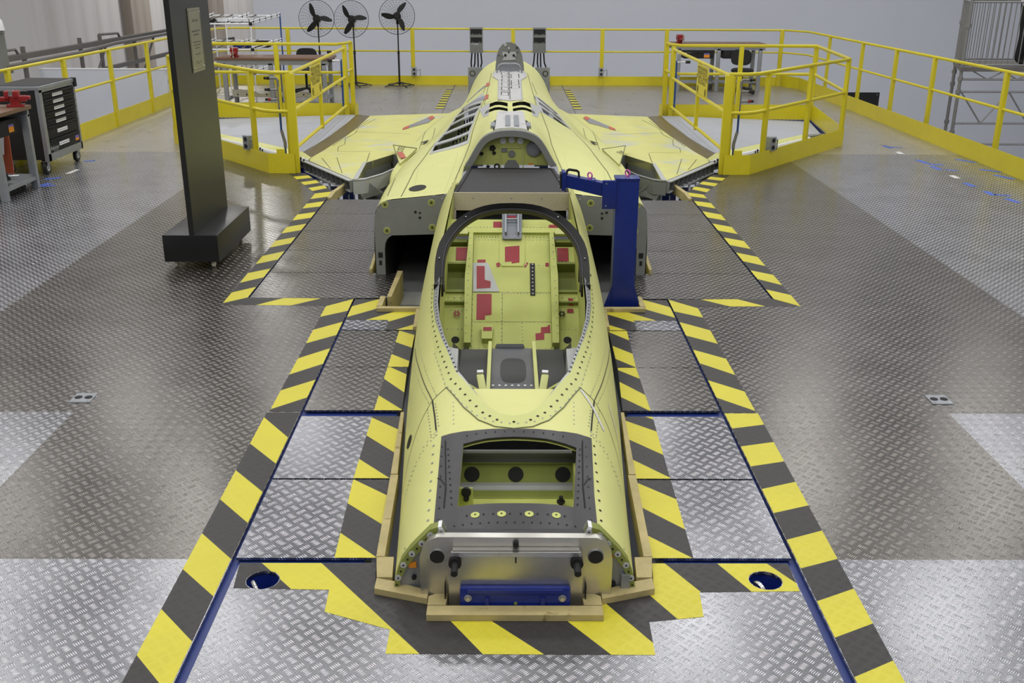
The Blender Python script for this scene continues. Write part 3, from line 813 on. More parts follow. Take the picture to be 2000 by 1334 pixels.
# rivets and seams of the nose
rv = MB(); sm = MB()
for s in (1, -1):
    S = lambda L: [(s * p[0], p[1]) for p in L]
    mid = [((a[0] + b[0]) / 2, (a[1] + b[1]) / 2) for a, b in zip(FLI, FLO)]
    dots(rv, S(mid), nose_z, .085, .0075, .005, mi=1)
    out2 = [(.02, 4.29), (.10, 4.31), (.18, 4.37), (.26, 4.50), (.36, 4.75), (.44, 5.15)]
    dots(rv, S([(p[0] * .985, p[1] + .012) for p in out2]), nose_z, .06, .005, .005)
    pl = smooth2([(.60, 5.75), (.566, 5.45), (.484, 4.96), (.414, 4.675)], 2)
    ribbon(sm, S(pl), nose_z, .007); dots(rv, S([(p[0] - .02, p[1] + .02) for p in pl]), nose_z, .055, .004); dots(rv, S([(p[0] + .018, p[1]) for p in pl]), nose_z, .05, .004)
    ribbon(sm, S([(.414, 4.675), (.352, 4.715), (.30, 4.79)]), nose_z, .006)
    ribbon(sm, S([(.414, 4.675), (.39, 4.50), (.375, 4.37)]), nose_z, .009, mi=1)
    ribbon(sm, S(smooth2([(.414, 4.675), (.47, 4.58), (.515, 4.40), (.53, 4.2)])), nose_z, .004)
    dots(rv, S([(.395, 4.62), (.365, 4.40)]), nose_z, .035, .0045); dots(rv, S([(.435, 4.62), (.40, 4.36)]), nose_z, .035, .0045)
    dots(rv, S([(.30, 4.55), (.29, 4.36)]), nose_z, .04, .004)
    ribbon(sm, S([(FLO[4][0], FLO[4][1]), FLO[3], FLO[2], FLO[1], FLO[0]]), nose_z, .005, .004)
    for dy in (0, .03): dots(rv, S(smooth2([(.37, 4.33 + dy), (.44, 4.27 + dy), (.50, 4.1 + dy), (.52, 3.95 + dy)])), nose_z, .04, .004)
    dots(rv, S([(.38, 4.25), (.365, 3.62)]), nose_z, .075, .007, mi=0 if s < 0 else 1)
    dots(rv, S([(.46, 3.62), (.505, 3.60)]), nose_z, .05, .005)
    dots(rv, S([(.52, 6.0), (.535, 6.7)]), nose_z, .07, .004)
    dots(rv, S([(.63, 5.9), (.60, 5.3), (.53, 4.8)]), nose_z, .045, .0035)
rv.build('rivet', [GREYM, MATTEK], air, kind='stuff', smooth=0); sm.build('panel_seam', [SEAM, SEAMK], air, smooth=0, kind='stuff')
ck = MB(); ribbon(ck, [(.345, 4.70), (.40, 4.60), (.445, 4.46)], nose_z, .018, .003); ribbon(ck, [(.50, 4.80), (.53, 4.64), (.545, 4.50)], nose_z, .010, .003)
ck.build('chalk_streak', WHITETAPE, air, smooth=0)
# dark composite frame on the nose hatch
DP = [(-.338, 3.548), (.345, 3.548), (.350, 3.85), (.372, 4.30), (.21, 4.262), (0, 4.258), (-.20, 4.262), (-.345, 4.29), (-.341, 3.87)]
dp = drape(DP, nose_z, .004, .06, [HATCH], thick=.006).build('hatch_frame', CARBON, air, smooth=30)
hr = MB(); hw = MB(); hs = MB()
for s in (1, -1):
    dots(hr, [(s * .268, 3.74), (s * .305, 4.16)], nose_z, .05, .005, .006); dots(hr, [(s * .318, 3.66), (s * .335, 4.2)], nose_z, .085, .0045, .006)
    ribbon(hs, [(s * .30, 3.73), (s * .30, 3.88), (s * .328, 3.95), (s * .342, 3.96)], nose_z, .006, .0065); ribbon(hs, [(s * .30, 3.88), (s * .322, 4.24)], nose_z, .005, .0065)
dots(hr, [(-.25, 3.592), (.25, 3.592)], nose_z, .036, .0045, .006); dots(hr, [(-.22, 4.228), (0, 4.238), (.23, 4.228)], nose_z, .055, .0045, .006)
for x in (-.165, -.055, .06, .173):
    dot(hw, x, 3.645, nose_z, .019, .0055, 16); dots(hr, [(x - .035, 3.647), (x + .035, 3.647)], nose_z, .07, .005, .006)
hr.build('screw', MATTEK, dp, kind='stuff', smooth=0); hw.build('sight_hole', GREEN, dp, smooth=0, kind='stuff'); hs.build('overlap_seam', MATTEK, dp, smooth=0, kind='stuff')
sh = MB(); 
c0 = Vector((-.527, 4.56, nose_z(-.527, 4.56))); nn = grid_normal(nose_z, c0.x, c0.y); a_ = Vector((0, 1, 0)); b_ = nn.cross(a_).normalized(); a_ = b_.cross(nn)
sh.add([c0 + nn * .003 + a_ * math.cos(2 * PI * k / 18) * .05 + b_ * math.sin(2 * PI * k / 18) * .034 for k in range(18)], [tuple(range(18))])
sh.build('side_port', MATTEK, air, smooth=0)
# inside the nose hatch
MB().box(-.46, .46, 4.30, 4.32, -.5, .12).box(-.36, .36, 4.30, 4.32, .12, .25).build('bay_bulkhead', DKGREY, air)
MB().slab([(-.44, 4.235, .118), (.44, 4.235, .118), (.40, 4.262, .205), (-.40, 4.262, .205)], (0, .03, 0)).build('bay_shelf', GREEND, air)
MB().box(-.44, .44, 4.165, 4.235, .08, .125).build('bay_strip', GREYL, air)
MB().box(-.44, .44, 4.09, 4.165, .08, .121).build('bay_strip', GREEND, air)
MB().box(-.44, .44, 3.58, 4.09, .08, .118).build('bay_floor', GREEN, air)
MB().box(-.27, .27, 4.155, 4.168, .322, .334).build('bay_lintel', GREY, air)
for s, x in ((-1, -.262), (1, .285)):
    MB().box(x - .008, x + .008, 3.80, 4.17, .11, .262).build('bay_side', GREEN, air)
for x in (-.20, .01, .235): MB().cyl((x, 4.2487, .162), (x, 4.2458, .1629), .037, 18).build('lightening_hole', MATTEK, air, kind='stuff')
MB().box(-.25, -.185, 3.95, 3.958, .11, .25).build('torn_bracket', GREEN, air)
MB().cyl((-.215, 3.935, .235), (-.215, 3.95, .235), .022, 12).cyl((-.215, 3.93, .205), (-.215, 3.95, .205), .013, 10).cyl((.215, 4.02, .118), (.215, 4.02, .17), .010, 10).cyl((.215, 4.02, .14), (.215, 4.02, .148), .020, 10).build('black_fitting', MATTEK, air, kind='stuff')
# front frame of the nose
ARC = [(.275, .262), (.297, .316), (.345, .300), (.385, .256), (.43, .205), (.468, .150), (.490, .085), (.503, .01), (.508, -.15)]
ARI = [(.28, .262), (.303, .264), (.342, .247), (.374, .215), (.412, .168), (.447, .118), (.472, .06), (.485, .0), (.488, -.15)]
for s in (1, -1):
    mb = MB(); n = len(ARC)
    mb.add([(s * x, 3.515, z) for x, z in ARC] + [(s * x, 3.515, z) for x, z in ARI] + [(s * x, 3.56, z) for x, z in ARC],
           [((i, i + 1, n + i + 1, n + i) if s < 0 else (i, n + i, n + i + 1, i + 1)) for i in range(n - 1)] + [((i, 2 * n + i, 2 * n + i + 1, i + 1) if s < 0 else (i, i + 1, 2 * n + i + 1, 2 * n + i)) for i in range(n - 1)])
    fl = mb.build('nose_flange', GREEND, air, smooth=30)
    b = MB(); w = MB()
    for k in range(1, n - 1):
        for t in (0, .5):
            x = (ARC[k][0] * .5 + ARI[k][0] * .5) * (1 - t) + (ARC[k + 1][0] + ARI[k + 1][0]) * .5 * t; z = (ARC[k][1] + ARI[k][1]) * .5 * (1 - t) + (ARC[k + 1][1] + ARI[k + 1][1]) * .5 * t
            (w if t == 0 else b).cyl((s * x, 3.5149, z), (s * x, 3.511, z), .0135 if t == 0 else .004, 12)
            if t == 0: b.cyl((s * x, 3.5112, z), (s * x, 3.509, z), .004, 8)
    w.build('washer', GREYL, fl, smooth=0, kind='stuff'); b.build('bolt', MATTEK, fl, smooth=0, kind='stuff')
    MB().slab([(s * .275, 3.513, .262), (s * .297, 3.513, .316), (s * .312, 3.513, .312), (s * .298, 3.513, .262)], (0, .05, 0)).build('white_end_block', WHITE, air)
MB().add([(x, 3.53, z) for x, z in ([(-p[0], p[1]) for p in ARI[::-1]] + ARI)], [tuple(range(2 * len(ARI)))]).build('nose_bulkhead', GREYM, air, smooth=0)
MB().box(-.28, .28, 3.505, 3.555, .248, .281).build('front_lip', CARBON2, air)
MB().box(-.437, -.405, 3.522, 3.53, .115, .140).box(.40, .418, 3.522, 3.53, .165, .185).build('yellow_sticker', ORANGE, air)
bl = MB()
for x, z in ((-.416, .07), (.41, .04), (.455, .03), (.452, .06)): bl.cyl((x, 3.53, z), (x, 3.515, z), .010, 8)
bl.build('bolt_head', MATTEK, air, kind='stuff')
MB().box(.44, .475, 3.505, 3.53, .02, .09).build('corner_bracket', GREYM, air)

# ---- canopy bow: flat black arch leaning back
def bow_path(r):
    P = []
    for k in range(33):
        t = PI * k / 32; c, s_ = math.cos(t), math.sin(t)
        P.append((math.copysign(abs(c) ** .82, c) * (.500 + .034 * min(1, s_ / .45) - r), 6.13 + .61 * s_ ** .9, .50 + (.43 - r * .8) * s_ ** .82))
    return P
O_, I_ = bow_path(0), bow_path(.064)
mb = MB(); n = 33; back = Vector((0, .05, -.035))
vs = [Vector(p) for p in O_] + [Vector(p) for p in I_]; vs += [v + back for v in vs]
fs = []
for i in range(n - 1):
    fs += [(i, i + 1, n + i + 1, n + i), (2 * n + i, 3 * n + i, 3 * n + i + 1, 2 * n + i + 1), (i, 2 * n + i, 2 * n + i + 1, i + 1), (n + i, n + i + 1, 3 * n + i + 1, 3 * n + i)]
fs = [f[::-1] for f in fs]
fs += [(0, n, 3 * n, 2 * n), (n - 1, 3 * n - 1, 4 * n - 1, 2 * n - 1)]
mb.add(vs, fs)
bow = mb.build('canopy_bow', BOWK, air, label='black arched canopy bow', smooth=45)
bs = MB()
for k in (3, 10, 22, 29):
    p = Vector(O_[k]).lerp(Vector(I_[k]), .4); bs.sphere(p + Vector((0, -.004, .003)), .007, 8, 5)
bs.build('screw', STEEL, bow, kind='stuff')
gs = bow_path(.05)
MB().tube([Vector(p) + Vector((0, -.006, -.004)) for p in gs[1:-1]], .007, 6).build('rubber_seal', CARBON2, bow)
for s in (1, -1):
    MB().box(s * .472 - .03, s * .472 + .03, 6.09, 6.17, .46, .545, bev=.006).build('bow_foot', BOWK, bow)
MB().box(.455, .50, 6.38, 6.42, .48, .54, bev=.006).box(.445, .462, 6.38, 6.42, .47, .59, bev=.004).box(.445, .53, 6.39, 6.41, .50, .52).build('latch_hook', MATTEK, bow)

# ---- cockpit interior
BO = Vector((0, 7.45, .588)); BV = Vector((0, -.79318, -.60899)); BN = Vector((0, -.60899, .79318))
def bp(u, v, o=0.0): return BO + Vector((u, 0, 0)) + BV * v + BN * o
def bslab(mb, poly, o, th, mi=0): return mb.slab([bp(u, v, o - th) for u, v in poly], BN * th, mi)
def rect(u0, u1, v0, v1): return [(u0, v0), (u1, v0), (u1, v1), (u0, v1)]
sb = bslab(MB(), rect(-.30, .30, .07, 1.12), 0, .02).build('seat_bulkhead', GREEN, air)
bslab(MB(), [(-.09, .073), (.10, .073), (.10, .34), (.085, .378), (-.07, .378), (-.09, .345)], .008, .01).build('raised_panel', GREEN, sb)
bslab(MB(), rect(-.50, .50, -.095, .03), -.03, .02).build('upper_bulkhead', GREEN, air)
bslab(MB(), rect(-.42, .42, .03, .075), .025, .05).build('cross_beam', GREEN, air)
bslab(bslab(MB(), rect(-.42, -.33, .055, .10), .04, .03), rect(.33, .42, .055, .10), .04, .03).build('corner_gusset', SKIN2, air)
for s in (1, -1):
    mb = MB()
    bslab(mb, [(s * .288, .10), (s * .318, .10), (s * .342, .50), (s * .335, 1.08), (s * .288, 1.08)], .055, .08)
    mb.build('side_beam', GREEN, air)
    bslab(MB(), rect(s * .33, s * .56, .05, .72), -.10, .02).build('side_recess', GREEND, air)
    bslab(MB(), rect(s * .34, s * .52, .66, 1.12), -.02, .02).build('lower_side_panel', GREEN, air)
    bslab(MB(), rect(s * .335, s * .50, .17, .33), -.03, .05).build('upper_side_box', GREEN, air)
    bslab(MB(), rect(s * .335, s * .52, .335, .352), .0, .10).build('shelf', GREEND, air)
    bslab(MB(), rect(s * .335, s * .54, .595, .615), .01, .11).build('shelf', GREEND, air)
    bslab(MB(), rect(s * .335, s * .52, .615, .70), -.01, .05).build('shelf_front', GREEN, air)
    bslab(MB(), rect(s * .335, s * .52, .70, .712), .02, .06).build('shelf', GREEND, air)
    bslab(MB(), rect(s * .335, s * .50, .11, .14), -.01, .06).build('shelf', GREEND, air)
    p = bp(s * .40, 1.012, -.02); MB().cyl(p - BN * .02, p + BN * .002, .029, 18).build('round_port', MATTEK, air)
    fl = MB()
    for k in range(6):
        q = bp(s * .395 + .017 * math.cos(k * PI / 3) - (0 if s < 0 else .03), .80 + .017 * math.sin(k * PI / 3), 0); fl.cyl(q, q + BN * .003, .008, 8)
    fl.build('flower_holes', MATTEK if s > 0 else RED, air, kind='stuff')
    mb = MB()
    MB().slab([(s * .415, 5.70, .27), (s * .34, 5.66, .27), (s * .335, 5.28, .23), (s * .385, 5.44, .24)], (0, 0, -.02)).build('grey_bracket', GREYL, air)
    MB().slab([(s * .34, 5.66, .27), (s * .335, 5.28, .23), (s * .335, 5.28, .12), (s * .34, 5.66, .14)], (s * -.012, 0, 0)).build('bracket_web', GREYL, air)
    # yellow levers
    lv = MB(); R = rz(s * -.18)
    lv.box(-.022, .022, -.10, .10, -.012, .012, R=R @ rx(.5), c=(s * .172, 5.20, .20), bev=.008); lv.build('yellow_lever', SKIN2, air)
    MB().box(-.014, .014, -.02, .02, -.004, .006, R=R @ rx(.5), c=(s * .178, 5.255, .235)).build('lever_recess', GREEND, air)
    MB().box(-.018, .018, -.006, .012, -.008, .012, R=R @ rx(.5), c=(s * .187, 5.30, .258)).build('lever_tip', WHITE, air)
    MB().slab([(s * .14, 5.16, .17), (s * .31, 5.40, .17), (s * .31, 5.43, .17), (s * .14, 5.19, .17)], (0, 0, -.06)).build('side_rib', GREEN, air)
    MB().box(s * .142 - .011, s * .142 + .011, 5.0, 6.10, .06, .155).build('long_rib', SKIN2, air)
    MB().slab([(s * .153, 5.0, .10), (s * .36, 5.0, .10), (s * .36, 6.07, .10), (s * .153, 6.07, .10)], (0, 0, -.02)).build('dark_tray', CARBON2, air)
    MB().slab([(s * .33, 5.0, .10), (s * .345, 5.0, .16), (s * .385, 6.07, .16), (s * .33, 6.07, .10)], (0, 0, -.02)).build('tray_side', CARBON2, air)
cp = MB().slab([(-.13, 5.0, .112), (.13, 5.0, .112), (.13, 6.08, .112), (-.13, 6.08, .112)], (0, 0, -.03)).build('centre_plate', TRAYG, air)
sq = []
for k in range(32):
    t = 2 * PI * k / 32; c, s_ = math.cos(t), math.sin(t)
    sq.append((math.copysign(abs(c) ** .6, c) * .080 + .006, 5.70 + math.copysign(abs(s_) ** .6, s_) * .20, .1135))
MB().add(sq, [tuple(range(32))]).build('round_cutout', CARBON2, cp, smooth=0)
wd = MB()
for k in range(7): wd.cyl((-.115 + .038 * k, 5.455, .112), (-.115 + .038 * k, 5.455, .116), .008, 10)
wd.build('white_rivet', WHITE, cp, kind='stuff')
MB().slab([(-.10, 6.09, .14), (.075, 6.09, .14), (.085, 6.14, .10), (-.11, 6.14, .10)], (0, 0, -.03)).build('grey_step', GREYM, air)
MB().box(-.38, .38, 5.0, 6.2, -.2, .06).build('tray_box', CARBON2, air)
gl = [(-.207, 4.72), (.207, 4.72)] + [(p[0] - .004, p[1] + .006) for p in RIM[3::-1]] + [(-p[0] + .004, p[1] + .006) for p in RIM[1:4]]
MB().prism(gl, .392, .405).build('glare_panel', SKIN, air)
# ejection rail bracket and tapes on the bulkhead
br = bslab(MB(), [(-.072, -.11), (.082, -.11), (.078, .13), (.07, .139), (-.06, .139), (-.068, .13)], .03, .025).build('rail_bracket', BRKT, air)
mb = MB()
for u in (-.043, .052): bslab(mb, rect(u - .006, u + .006, -.13, .10), .065, .04)
for v in (-.10, -.03): bslab(mb, rect(-.043, .052, v - .005, v + .005), .06, .012)
mb.build('rail', GREYM, br, kind='stuff')
mb = MB()
for v in (.085, .122):
    for u in (-.058, -.018, .025, .064): mb.sphere(bp(u, v, .031), .006, 8, 4)
mb.build('rivet', STEEL, br, kind='stuff')
def red(poly, o=.0015): bslab(MB(), poly, o + .001, .001).build('red_tape', RED, air, smooth=0)
red([(-.049, .2), (.061, .188), (.06, .344), (.003, .355), (-.0, .336), (-.048, .34)], .009)
red(rect(-.254, -.193, .315, .345)); red([(-.253, .628), (-.145, .627), (-.144, .81), (-.191, .816), (-.191, .853), (-.253, .853)])
red([(.211, .917), (.259, .912), (.26, .899), (.276, .896), (.278, .964), (.234, .966), (.233, 1.021), (.172, 1.025), (.171, .97), (.21, .964)])
red(rect(-.139, -.074, -.072, .0), -.028); red([(.288, -.042), (.369, -.046), (.374, -.015), (.336, .005), (.29, -.002)], -.028)
red(rect(-.417, -.333, .18, .30), -.025); red(rect(.347, .43, .183, .31), -.025)
red([(-.115, .348), (-.091, .34), (-.084, .378), (-.108, .385)]); red([(.117, .336), (.126, .347), (.105, .388), (.093, .381)]); red(rect(.253, .279, .343, .377))
red(rect(-.03, .035, -.08, -.045), .035); red(rect(.415, .45, .66, .72), -.005); red(rect(.405, .45, .745, .78), -.015)
tp = bslab(MB(), [(-.289, .349), (-.175, .346), (-.089, .608), (-.281, .609)], .006, .006).build('grey_plate', GREYL, air)
red([(-.259, .378), (-.199, .378), (-.197, .503), (-.152, .518), (-.154, .576), (-.255, .584)], .0065)
pr = bslab(MB(), rect(.138, .174, .351, .64), .007, .007).build('perforated_strip', MATTEK, air)
mb = MB()
for k in range(9): q = bp(.157, .362 + .033 * k, .007); mb.cyl(q, q + BN * .002, .0065, 8)
mb.build('strip_hole', GREYL, pr, kind='stuff')
bx = bslab(MB(), [(-.212, .93), (-.128, .93), (-.138, 1.05), (-.21, 1.05)], .06, .06).build('stub_box', GREEN, air)
bslab(MB(), rect(-.20, -.14, .955, .985), .063, .002).build('red_tape', RED, bx)
br_ = MB()
def brow(u0, v0, u1, v1, n, r=.0045, o=.0):
    for k in range(n):
        t = k / max(1, n - 1); br_.sphere(bp(u0 + (u1 - u0) * t, v0 + (v1 - v0) * t, o + .001), r, 6, 3)
for a in ((-.27, .10, -.10, .10, 9), (-.27, .125, -.10, .125, 8), (.11, .10, .275, .10, 7), (.11, .125, .275, .125, 7), (-.07, .62, .28, .62, 16), (-.07, .63, -.07, 1.09, 15), (-.285, .872, .285, .872, 20),
          (.077, .88, .077, 1.09, 8), (-.282, .40, -.282, 1.08, 16), (-.075, .36, -.075, .20, 6), (.09, .36, .09, .20, 6), (-.06, .37, .08, .37, 5), (-.27, 1.09, .28, 1.09, 14), (.11, .364, .27, .364, 6)): brow(*a)
for a in ((-.36, -.02, -.16, -.02, 9), (.12, -.02, .28, -.02, 7)): brow(*a, o=-.028)
for s in (1, -1):
    brow(s * .44, .76, s * .36, .76, 4, o=-.01); brow(s * .36, .92, s * .46, .92, 5, o=-.02)
    brow(s * .37, .655, s * .46, .655, 3, o=-.005); brow(s * .35, .315, s * .45, .315, 5, o=-.025); brow(s * .31, .15, s * .325, 1.0, 14, o=.056)
br_.build('rivet', STEEL, sb, kind='stuff')
bsm = MB()
for a in (rect(-.295, .295, .6105, .6135), rect(-.295, .295, .867, .870), rect(-.067, -.064, .613, 1.10), rect(.285, .288, .08, 1.1), rect(-.288, -.285, .08, 1.1)): bslab(bsm, a, .0012, .0008)
bsm.build('plate_joint', GREEND, sb, smooth=0, kind='stuff')

# ---- centre fuselage
def bz(x, y): return body_z(x, y)
SLL = [[(-.761, 9.74), (-.416, 9.645), (-.411, 9.886), (-.755, 10.042)], [(-.745, 10.193), (-.415, 9.997), (-.389, 10.434), (-.708, 10.80)], [(-.706, 11.00), (-.392, 10.56), (-.375, 10.918), (-.679, 11.60)],
       [(-.668, 11.70), (-.38, 11.06), (-.342, 11.31), (-.641, 12.10)], [(-.64, 12.22), (-.336, 11.42), (-.325, 11.60), (-.571, 12.46)]]
SLR = [[(.311, 11.99), (.34, 12.12), (.574, 11.95), (.53, 11.74)], [(.33, 11.53), (.335, 11.72), (.58, 11.66), (.626, 11.46), (.549, 11.42)], [(.35, 11.24), (.345, 11.36), (.60, 11.34), (.671, 11.2), (.60, 11.10), (.36, 11.02)]]
SLC = [[(-.22, 11.03), (-.028, 10.83), (-.028, 10.55), (-.225, 10.75)], [(.022, 10.83), (.215, 11.03), (.22, 10.73), (.021, 10.55)], [(-.25, 10.62), (-.028, 10.40), (-.028, 10.19), (-.272, 10.44)], [(.025, 10.40), (.245, 10.58), (.262, 10.42), (.026, 10.19)]]
BAYF = [(-.155, 9.24), (.155, 9.24), (.135, 10.13), (-.135, 10.13)]
def body_shell():
    ys = [8.15 + i * .1 for i in range(99)]; ys = [y for y in ys if y <= 17.95] + [18.0]
    bm = bmesh.new(); rows = []
    for y in ys:
        h = body_pts(y, 4)
        rows.append([bm.verts.new((-x, y, z)) for x, z in h[:0:-1]] + [bm.verts.new((x, y, z)) for x, z in h])
    for a, b in zip(rows, rows[1:]):
        for i in range(len(a) - 1): bm.faces.new((a[i], a[i + 1], b[i + 1], b[i]))
    cut_convex(bm, [(-.425, 8.1), (.425, 8.1), (.418, 8.9), (-.418, 8.9)], zmin=.3)
    for q in SLL + SLR + SLC: cut_convex(bm, q, zmin=.3)
    m = MB().bm(bm); bm.free(); return m
body_shell().build('centre_skin', SKIN, air, smooth=50)
# bays seen through the open slots
UL = [(-.80, 9.60), (-.38, 9.50), (-.30, 12.75), (-.66, 12.75)]
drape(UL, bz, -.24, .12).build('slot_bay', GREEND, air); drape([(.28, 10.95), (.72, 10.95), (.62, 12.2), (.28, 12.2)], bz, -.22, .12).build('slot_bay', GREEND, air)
drape([(-.30, 10.1), (.30, 10.1), (.26, 11.1), (-.26, 11.1)], bz, -.22, .12).build('slot_bay', GREEND, air)
OUTL = [(-.785, 9.66), (-.40, 9.55), (-.372, 10.55), (-.325, 11.43), (-.322, 12.60), (-.54, 12.60), (-.665, 12.30), (-.74, 11.0)]
drape(OUTL, bz, .004, .10, SLL, thick=.012).build('slot_frame', GREYL, air, label='bare grey ribbed frame', smooth=30)
drape([(.30, 10.95), (.37, 10.95), (.69, 11.22), (.58, 12.02), (.36, 12.20), (.295, 12.18)], bz, .004, .10, SLR, thick=.012).build('slot_frame', GREYL, air, smooth=30)
for s in (1, -1): drape([(s * .222, 10.2), (s * .275, 10.3), (s * .34, 11.15), (s * .222, 11.1)], bz, .004, .1, SLC, thick=.04).build('slot_web', GREYL, air)
# stiffener clips on the floor of the left bay
mb = MB()
for q in SLL:
    a, b = Vector(q[0]), Vector(q[1]); c, d = Vector(q[3]), Vector(q[2])
    for k in range(1, 7):
        t = k / 7; p = a.lerp(b, t); e = c.lerp(d, t); m_ = p.lerp(e, .75)
        z = bz(m_.x, m_.y); mb.box(m_.x - .008, m_.x + .008, m_.y - .05, m_.y + .05, z - .22, z - .13)
    ribbon(mb, [a.lerp(c, .55), b.lerp(d, .55)], lambda x, y: bz(x, y) - .2, .04, .0)
mb.build('stiffener', SEAMK, air, kind='stuff')
# seams on the centre fuselage
sm = MB()
for s in (1, -1):
    S = lambda L: [(s * p[0], p[1]) for p in L]
    for L in ([(.26, 14.8), (.285, 11.2)], [(.285, 12.0), (.335, 10.8), (.385, 9.5), (.452, 9.0), (.51, 8.2)], [(1.045, 8.34), (1.06, 9.1)], [(.916, 8.2), (.89, 9.17), (.82, 9.68), (.77, 10.2), (.70, 11.2)], [(1.11, 15.1), (1.01, 12.3), (.96, 10.9)], [(1.29, 16.4), (1.2, 13.3)], [(.33, 12.5), (.30, 13.8)]):
        ribbon(sm, S(L), bz, .007, .003, .15)
ribbon(sm, [(-.28, 11.2), (.28, 11.17)], bz, .009, .003)
sm.build('panel_seam', SEAM, air, smooth=0, kind='stuff')
rv = MB()
for s in (1, -1):
    S = lambda L: [(s * p[0], p[1]) for p in L]
    for L in ([(.50, 8.25), (1.0, 8.25)], [(.55, 8.3), (.50, 9.4)], [(.82, 8.3), (.86, 9.2)], [(.60, 9.3), (.84, 9.1)], [(.42, 9.8), (.32, 11.0)]): dots(rv, S(L), bz, .06, .004, .003)
rv.build('rivet', SEAM, air, kind='stuff', smooth=0)
mb = MB(); vs = []
c0 = Vector((-.80, 8.45, bz(-.80, 8.45)))
MB().add([(c0.x + .075 * math.cos(2 * PI * k / 20), c0.y + .105 * math.sin(2 * PI * k / 20), bz(c0.x + .075 * math.cos(2 * PI * k / 20), c0.y + .105 * math.sin(2 * PI * k / 20)) + .004) for k in range(20)], [tuple(range(20))]).build('oval_port', MATTEK, air, smooth=0)
# tapes and films on the sides
def rtape(poly, m, name, off=.005): drape(poly, bz, off, .1).build(name, m, air, smooth=0)
rtape([(-.29, 12.10), (-.25, 11.95), (-.25, 11.55), (-.30, 11.70)], REDB, 'brick_tape'); rtape([(-.30, 12.10), (-.29, 12.10), (-.30, 11.70), (-.62, 12.75), (-.60, 12.85)], FILM, 'film_patch')
rtape([(-.315, 13.72), (-.262, 13.52), (-.258, 13.05), (-.315, 13.25)], REDB, 'brick_tape'); rtape([(-.33, 13.6), (-.315, 13.3), (-.56, 13.3), (-.57, 13.42)], FILM, 'film_patch')
# arch bulkhead behind the cockpit
H = [(x, z) for x, z in body_pts(8.9, 6) if x <= .425]
arc = [(-x, z) for x, z in H[:0:-1]] + H
inn = [(x * .87, .735 + (z - .735) * .87) for x, z in arc]
n = len(arc); mb = MB()
vs = [(x, 8.87, z + .006) for x, z in arc] + [(x, 8.87, z) for x, z in inn] + [(x, 8.97, z + .006) for x, z in arc] + [(x, 8.97, z) for x, z in inn]
fs = []
for i in range(n - 1): fs += [(i, n + i, n + i + 1, i + 1), (n + i, 3 * n + i, 3 * n + i + 1, n + i + 1), (i, i + 1, 2 * n + i + 1, 2 * n + i)]
mb.add(vs, fs); mb.build('arch_frame', GREY, air, label='grey arch frame', smooth=40)
arch = MB().add([(x, 8.98, z) for x, z in inn], [tuple(range(len(inn)))][::-1]).build('arch_bulkhead', GREEN, air, smooth=0)
F = 8.975
def fy(mb, x, z, r, d=.006, n=16, mi=0): return mb.cyl((x, F, z), (x, F - d, z), r, n, mi=mi)
mb = MB(); [fy(mb, x, z, .028) for x, z in ((-.07, 1.0), (.007, 1.008), (.085, 1.0))]; mb.build('lit_hole_disc', WHITE, arch, kind='stuff')  # white discs: the light in the round holes is put into their colour
mb = MB(); fy(mb, .205, .93, .068, .012, 24); mb.build('instrument_ring', GREY, arch)
mb = MB(); fy(mb, .205, .93, .05, .016, 24); mb.build('instrument_face', FILM, arch)
mb = MB()
for a, b in (((-.092, .94), (.112, .94)), ((-.092, .94), (-.092, .72)), ((.112, .94), (.112, .72))): mb.tube([(a[0], F, a[1]), (b[0], F, b[1])], .006, 6)
mb.build('raised_frame', SKIN2, arch)
mb = MB(); fy(mb, .008, .885, .032); mb.slab([(-.025, F, .83), (.04, F, .83), (.078, F, .775), (.078, F, .735), (-.06, F, .735), (-.06, F, .775)], (0, -.006, 0)); mb.box(-.085, -.03, F - .004, F, .90, .93); mb.build('grey_patch', GREY, arch, kind='stuff')
mb = MB(); fy(mb, -.125, .77, .028)
for k in range(5): fy(mb, -.164 + .017 * math.cos(k * 1.257), .935 + .017 * math.sin(k * 1.257), .012)
for x, z in ((-.262, .885), (-.15, .892), (-.205, .768)): mb.box(-.014, .014, F - .005, F, -.014, .014, R=ry(.6), c=(x, 0, z))
mb.build('dark_fitting', MATTEK, arch, kind='stuff'); mb = MB(); fy(mb, -.125, .77, .013, .012); mb.build('white_cap', WHITE, arch)
MB().box(.16, .20, F - .004, F, .785, .80).build('orange_sticker', ORANGE, arch)
# grey deck behind the arch and along the spine
def deck(poly, m, name, off, thick=.03): return drape(poly, bz, off, .1, thick=thick).build(name, m, air, smooth=30)
d1 = deck([(-.145, 9.02), (.145, 9.02), (.13, 10.12), (-.13, 10.12)], SILVER, 'forward_deck', .012)
for s in (1, -1):
    MB().slab([(s * .15, 9.05, 1.085), (s * .205, 9.05, 1.05), (s * .165, 9.6, 1.085), (s * .14, 9.6, 1.10)], (0, 0, -.01)).build('deck_pocket', MATTEK, d1)
    MB().box(s * .165 - .02, s * .165 + .02, 9.2, 9.45, 1.05, 1.10).build('deck_block', GREYM, d1)
mb = MB()
for x in (-.05, .03): mb.box(x, x + .045, 9.1, 9.8, 1.095, 1.118)
mb.build('deck_stain', GREYM, d1, kind='stuff')
d2 = deck([(-.135, 10.98), (.135, 10.98), (.15, 13.1), (.235, 14.1), (.235, 14.75), (-.235, 14.75), (-.235, 14.1), (-.15, 13.1)], SILVER, 'spine_deck', .012)
mb = MB()
def boxline(x0, x1, y0, y1):
    for a, b in (((x0, y0), (x1, y0)), ((x1, y0), (x1, y1)), ((x1, y1), (x0, y1)), ((x0, y1), (x0, y0))): ribbon(mb, [a, b], bz, .010, .014, .2)
for k in range(5): boxline(-.10, -.02, 11.35 + .48 * k, 11.70 + .48 * k)
